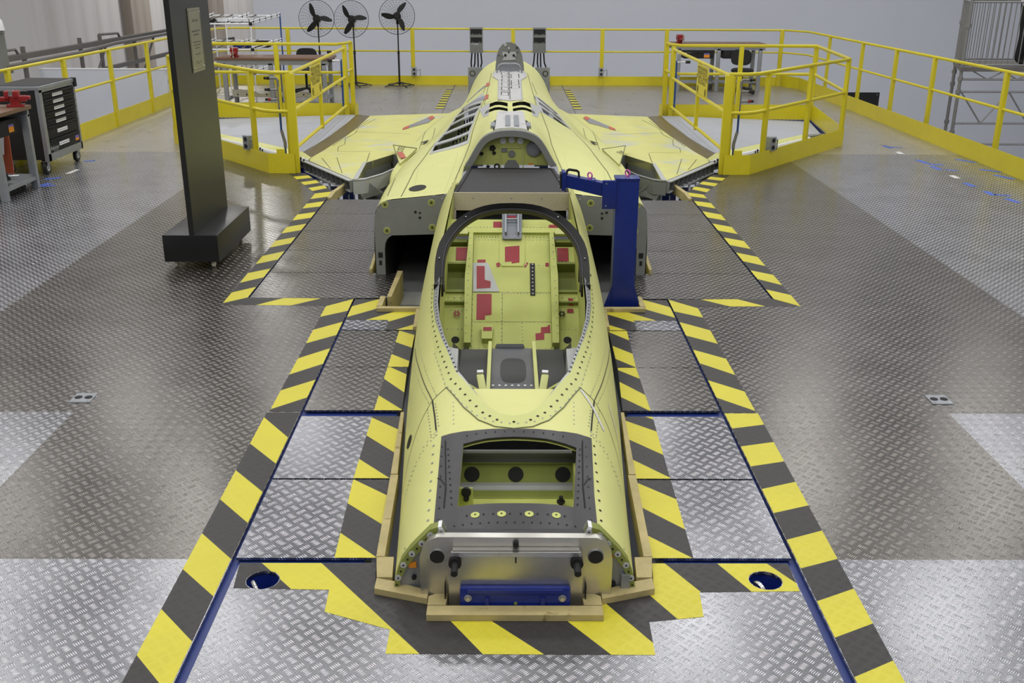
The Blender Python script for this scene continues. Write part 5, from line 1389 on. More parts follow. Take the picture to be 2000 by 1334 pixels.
for (x, y, a, tl, r_, dz, lb) in ((-4.17, 22.84, 1.97, -.12, .0, -.02, 'black pedestal fan behind the office chair, leftmost of three'), (-3.40, 22.84, 2.16, -.10, -.12, -.03, 'black pedestal fan in the middle of three, with a hanging pull cord'),
                        (-2.43, 22.84, .96, -.16, .05, .04, 'black pedestal fan standing highest, rightmost of three')):
    f = make_fan(a, tl, dz); f['label'] = lb; f['group'] = 'pedestal fans'; f.location = (x, y, 0); f.rotation_euler = (0, 0, r_)

# ---------------------------------------------------------------- dark totem with plaque
tt = thing('display_totem', 'tall dark totem slab on a low black wheeled plinth, with a small metal plaque', 'totem', (-2.72, 8.85, 0))
MB().box(-2.975, -2.505, 8.28, 9.40, .065, .30, bev=.004).build('plinth', BLACK, tt)
MB().slab([(-2.745, 8.29, .30), (-2.70, 8.29, .30), (-2.70, 9.37, .30), (-2.745, 9.37, .30)], (0, 0, 2.5)).build('slab', mat('dark_olive_satin', rgb(29, 29, 27), 0.38), tt)
for x in (-2.90, -2.58):
    for y in (8.38, 9.30):
        c = MB(); c.cyl((x - .012, y - .02, .03), (x + .012, y - .02, .03), .029, 14); c = c.build('caster_wheel', CLEAR, tt); MB().box(x - .018, x + .018, y - .03, y + .02, .045, .067).build('caster_fork', GREYM, c)
px_ = -2.6985
pq = MB().box(px_, px_ + .006, 8.72, 9.07, 1.60, 2.12).build('plaque', PLAQ, tt)
tx = MB()
for k, (w, z, sz) in enumerate((('Linha  Caça', 2.02, .034), ('Inauguração da linha de', 1.935, .024), ('montagem final', 1.905, .024), ('Nesta unidade, ao longo', 1.845, .021), ('dos anos, serão feitos', 1.82, .021), ('os novos aviões', 1.795, .021), ('Interior, 2023', 1.745, .024))):
    text_mesh(tx, w, sz, frame((px_ + .0066, 8.90, z), (0, 1, 0), (0, 0, 1)))
tx.tube([(px_ + .0066, 8.82, 1.665), (px_ + .0066, 8.86, 1.69), (px_ + .0066, 8.90, 1.66), (px_ + .0066, 8.95, 1.685), (px_ + .0066, 8.98, 1.67)], .0012, 4)
tx.build('lettering', INK, pq, smooth=0)
ln = MB()
for a, b in (((8.735, 1.62), (9.055, 1.62)), ((8.735, 2.10), (9.055, 2.10)), ((8.735, 1.62), (8.735, 2.10)), ((9.055, 1.62), (9.055, 2.10))): ln.tube([(px_ + .0063, a[0], a[1]), (px_ + .0063, b[0], b[1])], .001, 4)
ln.build('border_line', INK, pq)
for y in (8.75, 9.04):
    for z in (1.635, 2.085): MB().cyl((px_ + .006, y, z), (px_ + .010, y, z), .011, 10).build('stud', STEEL, pq)

# ---------------------------------------------------------------- blue jig post beside the cockpit
jp_ = thing('jig_post', 'tall blue steel jig post with clamp arm and magenta eye bolts beside the cockpit', 'jig post', (.86, 7.37, -.4))
MB().box(.772, .945, 7.30, 7.44, -.4, .985, bev=.006).build('column', BLUE, jp_)
MB().box(.768, .949, 7.296, 7.444, .975, .992, bev=.003).build('cap', BLUE, jp_)
for s in (1, -1):
    xa = .772 if s < 0 else .945
    MB().slab([(xa, 7.31, -.4), (xa + s * .06, 7.31, -.4), (xa + s * .06, 7.31, -.02), (xa, 7.31, .16)], (0, .012, 0)).build('foot_gusset', BLUE, jp_)
MB().box(.70, 1.02, 7.25, 7.48, -.42, -.39).build('base_plate', BLUE, jp_)
MB().box(.672, .775, 7.285, 7.315, .765, .978, bev=.004).build('side_plate', BLUE, jp_)
for z in (.79, .955): MB().cyl((.70, 7.285, z), (.70, 7.28, z), .006, 8).build('rivet', GREYM, jp_)
a, b = Vector((.71, 7.37, .895)), Vector((.405, 7.42, .955))
d = (b - a).normalized(); n_ = Vector((0, 1, 0)); u_ = d.cross(n_)
MB().slab([a + n_ * -.05 + Vector((0, 0, -.05)), b + n_ * -.05 + Vector((0, 0, -.045)), b + n_ * -.05 + Vector((0, 0, .045)), a + n_ * -.05 + Vector((0, 0, .05))], (0, .10, 0)).build('arm', BLUE, jp_)
MB().box(.375, .405, 7.36, 7.48, .885, 1.025, bev=.004).build('arm_flange', BLUE, jp_)
MB().box(.362, .376, 7.37, 7.47, .90, 1.01).build('black_pad', MATTEK, jp_)
MB().box(.53, .63, 7.36, 7.46, .935, .968, bev=.004).build('saddle', BLUE, jp_)
MB().tube([(.405, 7.40, .985), (.415, 7.40, 1.03), (.43, 7.40, 1.038), (.485, 7.40, 1.030), (.50, 7.40, 1.02), (.505, 7.40, .965)], 0, sq=(.011, .008)).build('black_handle', MATTEK, jp_)
for x, z, y in ((.585, .995, 7.40), (.862, 1.02, 7.37)):
    e = MB().torus((x, y, z), .021, .006, (.7, .7, 0), 18, 8); e.build('eye_bolt', PINK, jp_, label='magenta eye bolt'); MB().cyl((x, y, z - .035), (x, y, z - .02), .012, 10).build('eye_collar', PINK, jp_)
for z in (.91, .96, 1.0): MB().cyl((.35, 7.40, z), (.376, 7.40, z), .006, 6).build('pad_bolt', GREYM, jp_)

# ---------------------------------------------------------------- work benches, vises, chairs
def make_bench(L, D, H, legs, drawers=True, z_shelf=.14):
    """origin at the floor below the middle; long side along x, front towards -y"""
    t = thing('workbench', 'bench', 'workbench')
    MB().box(-L / 2, L / 2, -D / 2, D / 2, H - .045, H, bev=.005).build('bench_top', BENCHTOP, t)
    for x in legs:
        for y in (-D / 2 + .05, D / 2 - .05): MB().box(x - .04, x + .04, y - .03, y + .03, 0, H - .10, bev=.004).build('leg', GREYM, t)
        MB().box(x - .03, x + .03, -D / 2 + .03, D / 2 - .03, .10, .14).build('foot_bar', GREYM, t)
    for y in (-D / 2 + .04, D / 2 - .04): MB().box(-L / 2 + .03, L / 2 - .03, y - .02, y + .02, H - .13, H - .045).build('apron', GREYM, t)
    MB().box(legs[0], legs[-1], -.15, D / 2 - .06, z_shelf, z_shelf + .025).build('lower_shelf', GREYM, t)
    return t
def make_vise():
    t = thing('bench_vise', 'vise', 'vise')
    MB().box(-.07, .07, -.09, .09, 0, .025, bev=.004).cyl((0, 0, .025), (0, 0, .06), .06, 14).build('base', REDV, t)
    MB().box(-.05, .05, -.06, .12, .055, .12, bev=.012).box(-.07, .07, -.01, .05, .10, .175, bev=.010).box(-.045, .045, .04, .16, .075, .115, bev=.01).build('body', REDV, t)
    MB().box(-.04, .04, -.24, -.06, .06, .11, bev=.012).box(-.07, .07, -.10, -.05, .09, .175, bev=.01).build('sliding_jaw', REDV, t)
    MB().box(-.068, .068, -.05, -.042, .12, .178).box(-.068, .068, -.018, -.010, .12, .178).build('jaw_plate', STEEL, t)
    MB().cyl((0, -.29, .085), (0, -.24, .085), .018, 12).build('screw', STEEL, t)
    h = MB().cyl((0, -.275, .02), (0, -.275, .17), .007, 8).sphere((0, -.275, .17), .014, 8, 5).sphere((0, -.275, .02), .014, 8, 5); h.build('handle', STEEL, t)
    return t
def make_chair():
    t = thing('office_chair', 'chair', 'chair')
    for k in range(5):
        a = k * 2 * PI / 5 + .3; c, s_ = math.cos(a), math.sin(a)
        MB().tube([(0, 0, .13), (.15 * c, .15 * s_, .10), (.30 * c, .30 * s_, .075)], .022, 6).build('base_spoke', MATTEK, t)
        MB().cyl((.30 * c - .02 * s_, .30 * s_ + .02 * c, .03), (.30 * c + .02 * s_, .30 * s_ - .02 * c, .03), .03, 10).build('caster', RUBBER, t)
    MB().cyl((0, 0, .10), (0, 0, .42), .025, 10).build('gas_lift', MATTEK, t)
    MB().lathe([(.05, .42), (.21, .43), (.235, .46), (.235, .49), (.20, .515), (.05, .52)], n=24).build('seat', RUBBER, t)
    MB().tube([(0, .16, .43), (0, .25, .46), (0, .27, .60), (0, .25, .70)], .018, 6).build('back_bar', MATTEK, t)
    P = []
    for k in range(20):
        a = 2 * PI * k / 20; P.append((math.copysign(abs(math.cos(a)) ** .55, math.cos(a)) * .215, .22, .755 + math.copysign(abs(math.sin(a)) ** .6, math.sin(a)) * .16))
    bm = bmesh.new(); f = bm.faces.new([bm.verts.new(p) for p in P]); r = bmesh.ops.extrude_face_region(bm, geom=[f])
    for v in [g for g in r['geom'] if isinstance(g, bmesh.types.BMVert)]: v.co.y -= .06
    bmesh.ops.recalc_face_normals(bm, faces=bm.faces[:]); bmesh.ops.bevel(bm, geom=bm.edges[:], offset=.018, segments=2, affect='EDGES')
    MB().bm(bm).build('backrest', RUBBER, t); bm.free()
    return t
vise = make_vise(); chair = make_chair()
bL = make_bench(2.15, .80, .885, (-.92, -.05, .95))
bL.location = (-4.43, 19.72, 0); bL['label'] = 'long workbench with a brown top behind the left wing enclosure'; bL['group'] = 'brown topped workbenches'
bR = make_bench(2.05, .75, .985, (-.85, .0, .90))
bR.location = (4.52, 22.55, 0); bR['label'] = 'brown topped workbench by the far right corner rail'; bR['group'] = 'brown topped workbenches'
for x0, x1 in ((-.75, -.12), (.10, .55)):
    d = MB().box(x0, x1, -.36, .2, .68, .85, bev=.005).build('drawer', MATTEK, bR); MB().box((x0 + x1) / 2 - .08, (x0 + x1) / 2 + .08, -.375, -.36, .80, .82).build('drawer_pull', RUBBER, d)
MB().box(-.32, -.20, -.362, -.360, .70, .76).build('sticker', ORANGE, bR); MB().box(-.32, -.20, -.362, -.360, .76, .79).build('sticker', STICK1, bR)
bF = make_bench(.86, .86, .955, (-.36, .36))
bF.location = (-5.96, 11.32, 0)
bF['label'] = 'workbench with a black drawer at the left edge, in front of the drawer cabinet'; bF['group'] = 'brown topped workbenches'
# the near bench shows its end: drawer box, lower shelf load
d = MB().box(-.36, .31, -.40, .30, .66, .83, bev=.005).build('drawer', MATTEK, bF); MB().box(.312, .315, .05, .17, .69, .75).build('sticker', ORANGE, d); MB().box(.312, .315, .05, .17, .75, .775).build('sticker', STICK1, d)
MB().cyl((.31, -.28, .79), (.322, -.28, .79), .013, 10).build('lock', STEEL, d)
place(vise, 'red bench vise on the near left workbench beside the drawer cabinet', (-5.62, 11.58, .955), rz=-1.3, group='red bench vises')
place(vise, 'red bench vise on the long workbench behind the left enclosure', (-5.17, 19.5, .885), rz=.15, group='red bench vises')
place(vise, 'red bench vise on the far right workbench', (3.70, 22.45, .985), rz=.1, group='red bench vises')
place(chair, 'black office chair behind the long left workbench', (-4.20, 21.3, 0), rz=.0, group='black office chairs')
place(chair, 'black office chair in front of the far right workbench', (4.95, 21.75, 0), rz=2.7, group='black office chairs')
# load on the shelves
o = thing('machined_spar', 'silver machined aircraft spar with holes on the shelf of the long left workbench', 'aircraft part', (-4.4, 19.45, .165))
MB().slab([(-5.25, 19.40, .165), (-3.75, 19.40, .165), (-3.75, 19.40, .22), (-3.95, 19.40, .25), (-4.1, 19.40, .21), (-4.4, 19.40, .27), (-4.7, 19.40, .22), (-4.9, 19.40, .28), (-5.25, 19.40, .30)], (0, .08, 0)).build('spar', ALU, o)
for x in (-5.15, -4.98, -4.6, -4.35, -3.9): MB().cyl((x, 19.40, .205), (x, 19.395, .205), .016, 8).build('hole', MATTEK, o)
o = thing('hand_tools', 'dark power tools lying on the lower shelf of the near left workbench', 'tools', (-5.85, 11.3, .165))
MB().cyl((-5.95, 11.2, .21), (-5.72, 11.32, .21), .04, 12).box(-5.80, -5.70, 11.25, 11.33, .165, .20).build('drill_body', RUBBER, o); MB().cyl((-5.72, 11.32, .21), (-5.62, 11.37, .21), .018, 10).build('chuck', STEEL, o)
MB().tube([(-6.1, 11.45, .18), (-5.9, 11.52, .185), (-5.72, 11.48, .18)], .012, 6).build('lead', GREYM, o)
o = thing('tool_case', 'black ribbed plastic case under the near left workbench', 'case', (-5.9, 11.35, 0))
c = MB().box(-6.15, -5.68, 11.05, 11.62, 0, .12, bev=.015).build('body', RUBBER, o)
for k in range(5): MB().box(-5.685, -5.675, 11.10 + .1 * k, 11.13 + .1 * k, .02, .10).build('rib', RUBBER, c)
o = thing('warning_board', 'orange and white board leaning behind the near left workbench', 'board', (-6.2, 11.9, 0))
MB().slab([(-6.30, 11.92, .02), (-5.95, 11.92, .02), (-5.95, 11.96, .72), (-6.30, 11.96, .72)], (0, .015, 0)).build('panel', mat('rust_board', rgb(176, 84, 54), .6), o); MB().slab([(-6.15, 11.917, .35), (-6.02, 11.917, .35), (-5.99, 11.935, .62), (-6.08, 11.935, .62)], (0, -.004, 0)).build('white_stripe', WHITE, o)

# ---------------------------------------------------------------- drawer cabinet on casters
tc_ = thing('tool_cabinet', 'grey rolling cabinet with seven black drawers and white labels', 'tool cabinet', (-6.05, 12.95, 0))
x0, x1, y0, y1 = -6.36, -5.76, 12.50, 13.55
mb = MB(); mb.box(x0, x1 - .02, y0, y0 + .02, .20, 1.02).box(x0, x1 - .02, y1 - .02, y1, .20, 1.02).box(x0, x1 - .02, y0, y1, .18, .20).build('dark_body', MATTEK, tc_)
mb = MB(); mb.box(x1 - .05, x1, y0 - .005, y0 + .075, .16, 1.04).box(x1 - .05, x1, y1 - .04, y1 + .005, .16, 1.04).box(x1 - .05, x1, y0, y1, .16, .25).box(x1 - .05, x1, y0, y1, 1.0, 1.04).build('front_frame', GREYM, tc_)
MB().box(x0 - .01, x1 + .01, y0 - .01, y1 + .01, 1.03, 1.075, bev=.006).build('top_tray', GREYM, tc_); MB().box(x0 + .03, x1 - .02, y0 + .03, y1 - .03, 1.075, 1.081).build('ribbed_mat', BLACKC, tc_)
MB().box(x1 - .04, x1 + .03, y1 - .03, y1 + .025, .97, 1.085, bev=.01).build('corner_bumper', RUBBER, tc_)
MB().box(x1 + .0, x1 + .004, y0 + .16, y0 + .19, 1.04, 1.07).build('lock_tag', WHITE, tc_)
zt = .985
for k in range(7):
    h = .082 if k < 5 else .165
    d = MB().box(x1 - .03, x1 - .004, y0 + .085, y1 - .05, zt - h + .008, zt - .002, bev=.004).build('drawer', MATTEK, tc_)
    MB().box(x1 - .008, x1 + .016, y0 + .09, y1 - .06, zt - .020, zt - .006, bev=.003).build('drawer_pull', RUBBER, d)
    lb_ = MB().box(x1 - .004, x1 - .001, y0 + .36, y0 + .66, zt - h * .5 - .022 if k > 4 else zt - .066, zt - h * .5 + .022 if k > 4 else zt - .026).build('label_card', WHITE, d)
    MB().box(x1 - .0008, x1 - .0002, y0 + .37, y0 + .65, (zt - h * .5 - .004) if k > 4 else zt - .050, (zt - h * .5 + .003) if k > 4 else zt - .044).build('label_line', GREY, d)
    if k == 6:
        tx = MB(); text_mesh(tx, 'Adomar', .075, frame((x1 - .0005, y0 + .21, zt - .105), (0, 1, 0), (0, 0, 1))); text_mesh(tx, 'tool system', .03, frame((x1 - .0005, y0 + .23, zt - .142), (0, 1, 0), (0, 0, 1))); tx.build('lettering', GREYL, d, smooth=0)
        MB().box(x1 - .0045, x1 - .001, y1 - .19, y1 - .08, zt - .09, zt - .055).build('sticker', STICK1, d); MB().box(x1 - .0045, x1 - .001, y1 - .19, y1 - .08, zt - .12, zt - .09).build('sticker', ORANGE, d)
    zt -= h
for y in (y0 + .05, y1 - .08):
    for x in (x1 - .07, x0 + .08):
        w = MB().cyl((x - .02, y, .075), (x + .02, y, .075), .075, 18).build('caster_wheel', RUBBER, tc_); MB().cyl((x - .024, y, .075), (x + .024, y, .075), .042, 14).build('wheel_hub', GREYL, w)
        MB().slab([(x - .028, y - .03, .16), (x - .028, y + .06, .16), (x - .028, y + .015, .06), (x - .028, y - .015, .06)], (.005, 0, 0)).slab([(x + .028, y - .03, .16), (x + .028, y + .06, .16), (x + .028, y + .015, .06), (x + .028, y - .015, .06)], (-.005, 0, 0)).box(x - .03, x + .03, y - .03, y + .06, .15, .162).build('caster_fork', GREYM, w)

# ---------------------------------------------------------------- flow rack of white pipes
rk = thing('pipe_rack', 'open shelf rack of white plastic pipes with black joints, behind the long left workbench', 'rack', (-5.5, 21.4, 0))
X0, X1, Y0, Y1 = -6.25, -5.13, 20.75, 22.2
posts = {(X0, Y0): WHITE, (-5.62, Y0): WHITE, (X1, Y0): WHITE, (X0, Y1): WHITE, (-4.85, Y1): HOSEB}
for (x, y), m in posts.items(): MB().cyl((x, y, 0), (x, y, 1.58 if m is HOSEB else 1.45), .016, 8).build('upright', m, rk)
for z, dz in ((1.42, .10), (.93, .08), (.48, .06)):
    for y, zz in ((Y0, z), (Y1, z + dz)): MB().cyl((X0, y, zz), (X1 if y == Y0 else -4.85, y, zz), .016, 8).build('cross_pipe', WHITE, rk)
    for x, xe in ((X0, X0), (-5.62, -5.5), (X1, -4.85)):
        for o_ in (0, .05):
            r = MB().tube([(x, Y0, z + o_), (xe, Y1, z + dz + o_)], .014, 6).build('side_pipe', WHITE, rk)
        for k in range(5): 
            t = .1 + .2 * k; MB().box(-.008, .008, -.02, .02, -.02, .07, c=(x + (xe - x) * t, Y0 + (Y1 - Y0) * t, z + dz * t)).build('black_joint', RUBBER, rk)
    for x in (-6.05, -5.85, -5.35):
        MB().tube([(x, Y0, z + .02), (x, Y1, z + dz + .02)], .012, 6).build('roller_track', GALVD, rk)
    for x in (X0, X1): MB().box(x - .03, x + .03, Y0 - .02, Y0 + .02, z - .03, z + .03).build('black_joint', RUBBER, rk)
for n_, (x, y, z, sx, sy, sz, m, lb) in enumerate(((-5.55, 21.2, 1.49, .34, .22, .05, WHITE, 'white flat tray of parts on the top of the pipe rack'), (-6.0, 21.1, 1.48, .14, .3, .04, MATTEK, 'black strip box on the top of the pipe rack'),
                         (-5.45, 21.3, .99, .16, .22, .06, BLUE, 'low blue box on the middle tier of the pipe rack'), (-5.1, 21.6, 1.01, .12, .15, .09, RUBBER, 'black case on the middle tier of the pipe rack'))):
    o = thing('parts_tray', lb, 'tray', (x, y, z - sz)); 
    mb = MB().box(x - sx, x + sx, y - sy, y + sy, z - sz, z - sz + .01)
    for a_, b_, c_, d_ in ((x - sx, x - sx + .01, y - sy, y + sy), (x + sx - .01, x + sx, y - sy, y + sy), (x - sx, x + sx, y - sy, y - sy + .01), (x - sx, x + sx, y + sy - .01, y + sy)): mb.box(a_, b_, c_, d_, z - sz, z + sz * .4)
    mb.build('tray', m, o)

# ---------------------------------------------------------------- below the wings
for s in (-1, 1):
    side = 'left' if s < 0 else 'right'
    o = thing('wing_stand', 'white pipe stand with a blue post under the %s wing' % side, 'stand', (s * 2.0, 12.6, GZ), 'stands under the wings')
    MB().box(s * 2.09 - .035, s * 2.09 + .035, 12.55, 12.65, GZ, -.16).build('blue_post', BLUE, o)
    for x in (2.26, 2.36): MB().cyl((s * x, 12.4, GZ), (s * x, 12.4, -.05), .018, 8).build('white_pipe', WHITE, o)
    for z in (-.35, -.8, -1.5): MB().cyl((s * 2.26, 12.4, z), (s * 2.36, 12.4, z), .03, 8).build('black_joint', RUBBER, o)
    MB().box(min(s * 1.66, s * 2.2), max(s * 1.66, s * 2.2), 12.4, 12.5, -.22, -.14).build('cross_head', BLUE_STEEL, o)
    o = thing('wing_trolley', 'white trolley frame seen through the gap below the %s wing' % side, 'trolley', (s * 2.8, 13.4, GZ), 'trolleys under the wings')
    for z in (-.24, -.34): MB().box(min(s * 2.3, s * 3.4), max(s * 2.3, s * 3.4), 13.35, 13.5, z - .025, z).build('rail', WHITE if z > -.3 else BLUE, o)
    MB().box(min(s * 2.3, s * 3.4), max(s * 2.3, s * 3.4), 13.5, 14.2, -.30, -.27).build('shelf', GREYL, o)
    for x in (2.35, 3.35): MB().box(s * x - .03, s * x + .03, 13.38, 13.46, GZ, -.36).build('leg', BLUE, o)
for k, (x, w) in enumerate(((-2.70, .11), (-2.92, .10), (-3.14, .10))):
    o = thing('parts_bin', ('blue open parts bin under the left wing, nearest the yellow gate corner', 'blue open parts bin under the left wing, second from the gate corner', 'blue open parts bin under the left wing, third from the gate corner')[k], 'bin', (x, 13.75, -.27), 'blue parts bins')
    mb = MB(); mb.box(x - w, x + w, 13.6, 13.9, -.27, -.262)
    for a_, b_, c_, d_ in ((x - w, x - w + .008, 13.6, 13.9), (x + w - .008, x + w, 13.6, 13.9), (x - w, x + w, 13.892, 13.9)): mb.box(a_, b_, c_, d_, -.27, -.08)
    mb.box(x - w, x + w, 13.6, 13.608, -.27, -.17).build('bin', BLUEBIN, o)
for s in (-1, 1):
    o = thing('dark_case', 'dark grey case below the wing edge inside the %s enclosure' % ('left' if s < 0 else 'right'), 'case', (s * 3.1, 13.5, -.27), 'dark cases inside the enclosures')
    MB().slab([(s * 3.18, 13.15, -.12), (s * 3.05, 13.0, -.12), (s * 2.92, 13.12, -.12), (s * 3.0, 13.32, -.12)], (0, 0, .16)).build('case', RUBBER, o)
    o = thing('wing_beam', 'white beam with blue tape under the %s wing edge' % ('left' if s < 0 else 'right'), 'beam', (s * 3.8, 14.2, GZ), 'beams under the wing edges')
    bm_ = MB().slab([(s * 3.35, 13.75, -.20), (s * 4.9, 15.7, -.20), (s * 4.85, 15.76, -.20), (s * 3.3, 13.81, -.20)], (0, 0, .09)).build('beam', GREYL, o)
    MB().slab([(s * 3.93, 14.47, -.205), (s * 4.02, 14.58, -.205), (s * 4.015, 14.585, -.205), (s * 3.925, 14.475, -.205)], (0, 0, .1)).build('blue_tape', BLUEBIN, bm_)
    MB().box(s * 4.2 - .05, s * 4.2 + .05, 14.95, 15.05, GZ, -.2).build('leg', GREYL, o)

# ---------------------------------------------------------------- beyond the rails
o = thing('pipe_gantry', 'long dusty steel gantry running along the left wall', 'gantry', (-9.0, 22, GZ))
MB().box(-9.06, -8.94, 15.0, 34.0, .86, .96).build('top_beam', GALVD, o); MB().box(-9.06, -8.94, 19.0, 34.0, .30, .38).build('lower_beam', GALVD, o); MB().box(-9.5, -9.44, 19.0, 34.0, -.1, -.04).build('lower_beam', GALVD, o)
MB().tube([(-8.9, 18.0, .80), (-8.9, 21.5, .80), (-8.9, 23.5, .86), (-8.9, 34.0, .86)], .04, 8).build('pipe', GALVD, o)
for y in (19.2, 21.8, 22.9, 25.0, 28.5): MB().box(-9.03, -8.97, y - .04, y + .04, GZ, 1.08 if y < 24 else .9).build('upright', GALVD, o)
for y in (23.3, 26.5): MB().tube([(-9, y, .9), (-9, y - 1.4, -.2)], .03, 6).build('brace', GALVD, o)
MB().tube([(-9, 22.9, 1.08), (-9, 24.0, 1.05), (-9, 24.1, .95)], .03, 6).build('outrigger', GALVD, o); MB().tube([(-9, 18.4, .95), (-9, 18.5, 1.05), (-9, 18.9, 1.05), (-9, 19.0, .95)], .025, 6).build('handle_loop', GALVD, o)
for k in range(6): MB().tube([(-9.0, 26 + .9 * k, -.3 - .02 * k), (-8.2, 26.4 + .9 * k, -.25)], .03, 6).build('ground_pipe', GALVD, o)
o = thing('partition_panel', 'pale low partition panel beyond the left guard rail', 'partition', (-7.7, 19.5, GZ))
MB().box(-8.90, -6.50, 19.5, 19.56, GZ, .645).build('panel', WALLW, o); MB().box(-8.90, -6.48, 19.49, 19.57, .645, .665).build('top_cap', WHITE, o)
o = thing('machine_column', 'grey machine column at the left edge beyond the guard rail', 'machine', (-7.9, 16, GZ))
MB().cyl((-7.86, 16, GZ), (-7.86, 16, 1.5), .12, 16, r2=.10).build('column', GREY, o); MB().cyl((-7.86, 16, 1.50), (-7.86, 16, 1.54), .11, 16).build('collar', GREYM, o)
MB().box(-8.1, -7.75, 15.95, 16.1, .9, 1.02).build('grid_plate', GALVD, o)
o = thing('bell_lamp', 'white bell lamp hanging at the left edge above the machine column', 'lamp', (-7.78, 15.9, 1.52))
MB().lathe([(.10, 1.545), (.095, 1.58), (.08, 1.68), (.05, 1.725), (.02, 1.735)], c=(-7.79, 15.9, 0), n=20).build('shade', WHITE, o); MB().cyl((-7.79, 15.9, 1.73), (-7.79, 15.9, 2.6), .012, 8).build('stem', GREY, o)
o = thing('black_board', 'black board standing low behind the right guard rail', 'board', (8.2, 23.6, GZ))
MB().box(7.55, 8.61, 23.6, 23.65, -1.3, -.175).build('panel', MATTEK, o)
for x in (7.62, 8.55): MB().cyl((x, 23.6, -.22), (x, 23.59, -.22), .012, 8).build('stud', GREYM, o)
for x in (7.6, 8.56): MB().box(x - .03, x + .03, 23.65, 23.75, GZ, -.3).build('stand_leg', GALVD, o)
# scaffold tower with a railed deck
sc_ = thing('scaffold_tower', 'grey tubular scaffold tower with a barred deck behind the right guard rail', 'scaffold', (8.6, 17.6, GZ))
for x, y in ((7.50, 17.0), (9.9, 17.0), (7.95, 18.3), (9.9, 18.3)): 
    MB().cyl((x, y, GZ), (x, y, 2.10), .030, 8).build('standard', GALV, sc_)
    for z in (-.1, .57, .78, 1.62): MB().cyl((x, y, z - .03), (x, y, z + .03), .045, 8).build('coupler', GALV, sc_)
MB().prism([(7.46, 16.96), (10.0, 16.96), (10.0, 18.36), (7.93, 18.36)], .90, .965).build('deck', GALVD, sc_)
for z in (.77, .57, .05, -.30): MB().cyl((7.5, 17.0, z), (9.9, 17.0, z), .018, 8).build('ledger', GALV, sc_)
for k in range(6):
    a = 7.55 + .4 * k; MB().cyl((a, 17.0, .57 if k % 2 == 0 else .05), (a + .4, 17.0, .05 if k % 2 == 0 else .57), .014, 6).build('brace', GALV, sc_)
for k in range(4):
    a = 7.7 + .5 * k; MB().cyl((a, 17.0, .9), (a + .25, 17.0, .77), .012, 6).build('brace', GALV, sc_); MB().cyl((a + .25, 17.0, .77), (a + .5, 17.0, .9), .012, 6).build('brace', GALV, sc_)
for a in (0, 1): MB().cyl((7.8 + a, 17.0, -.30), (8.2 + a, 17.0, -.9), .014, 6).build('brace', GALV, sc_)
for y, xa in ((17.0, 7.5), (18.3, 7.95)):
    for z in (1.99, 1.0): MB().cyl((xa, y, z), (9.9, y, z), .016, 8).build('hand_rail', GALV, sc_)
    for k in range(1, 25): MB().cyl((xa + .092 * k, y, 1.0), (xa + .092 * k, y, 1.99), .008, 6).build('baluster', GALV, sc_)
for z in (1.99, 1.0): MB().cyl((7.5, 17.0, z), (7.95, 18.3, z), .016, 8).build('hand_rail', GALV, sc_)
for k in range(1, 8): MB().cyl((7.5 + .056 * k, 17.0 + .1625 * k, 1.0), (7.5 + .056 * k, 17.0 + .1625 * k, 1.99), .008, 6).build('baluster', GALV, sc_)

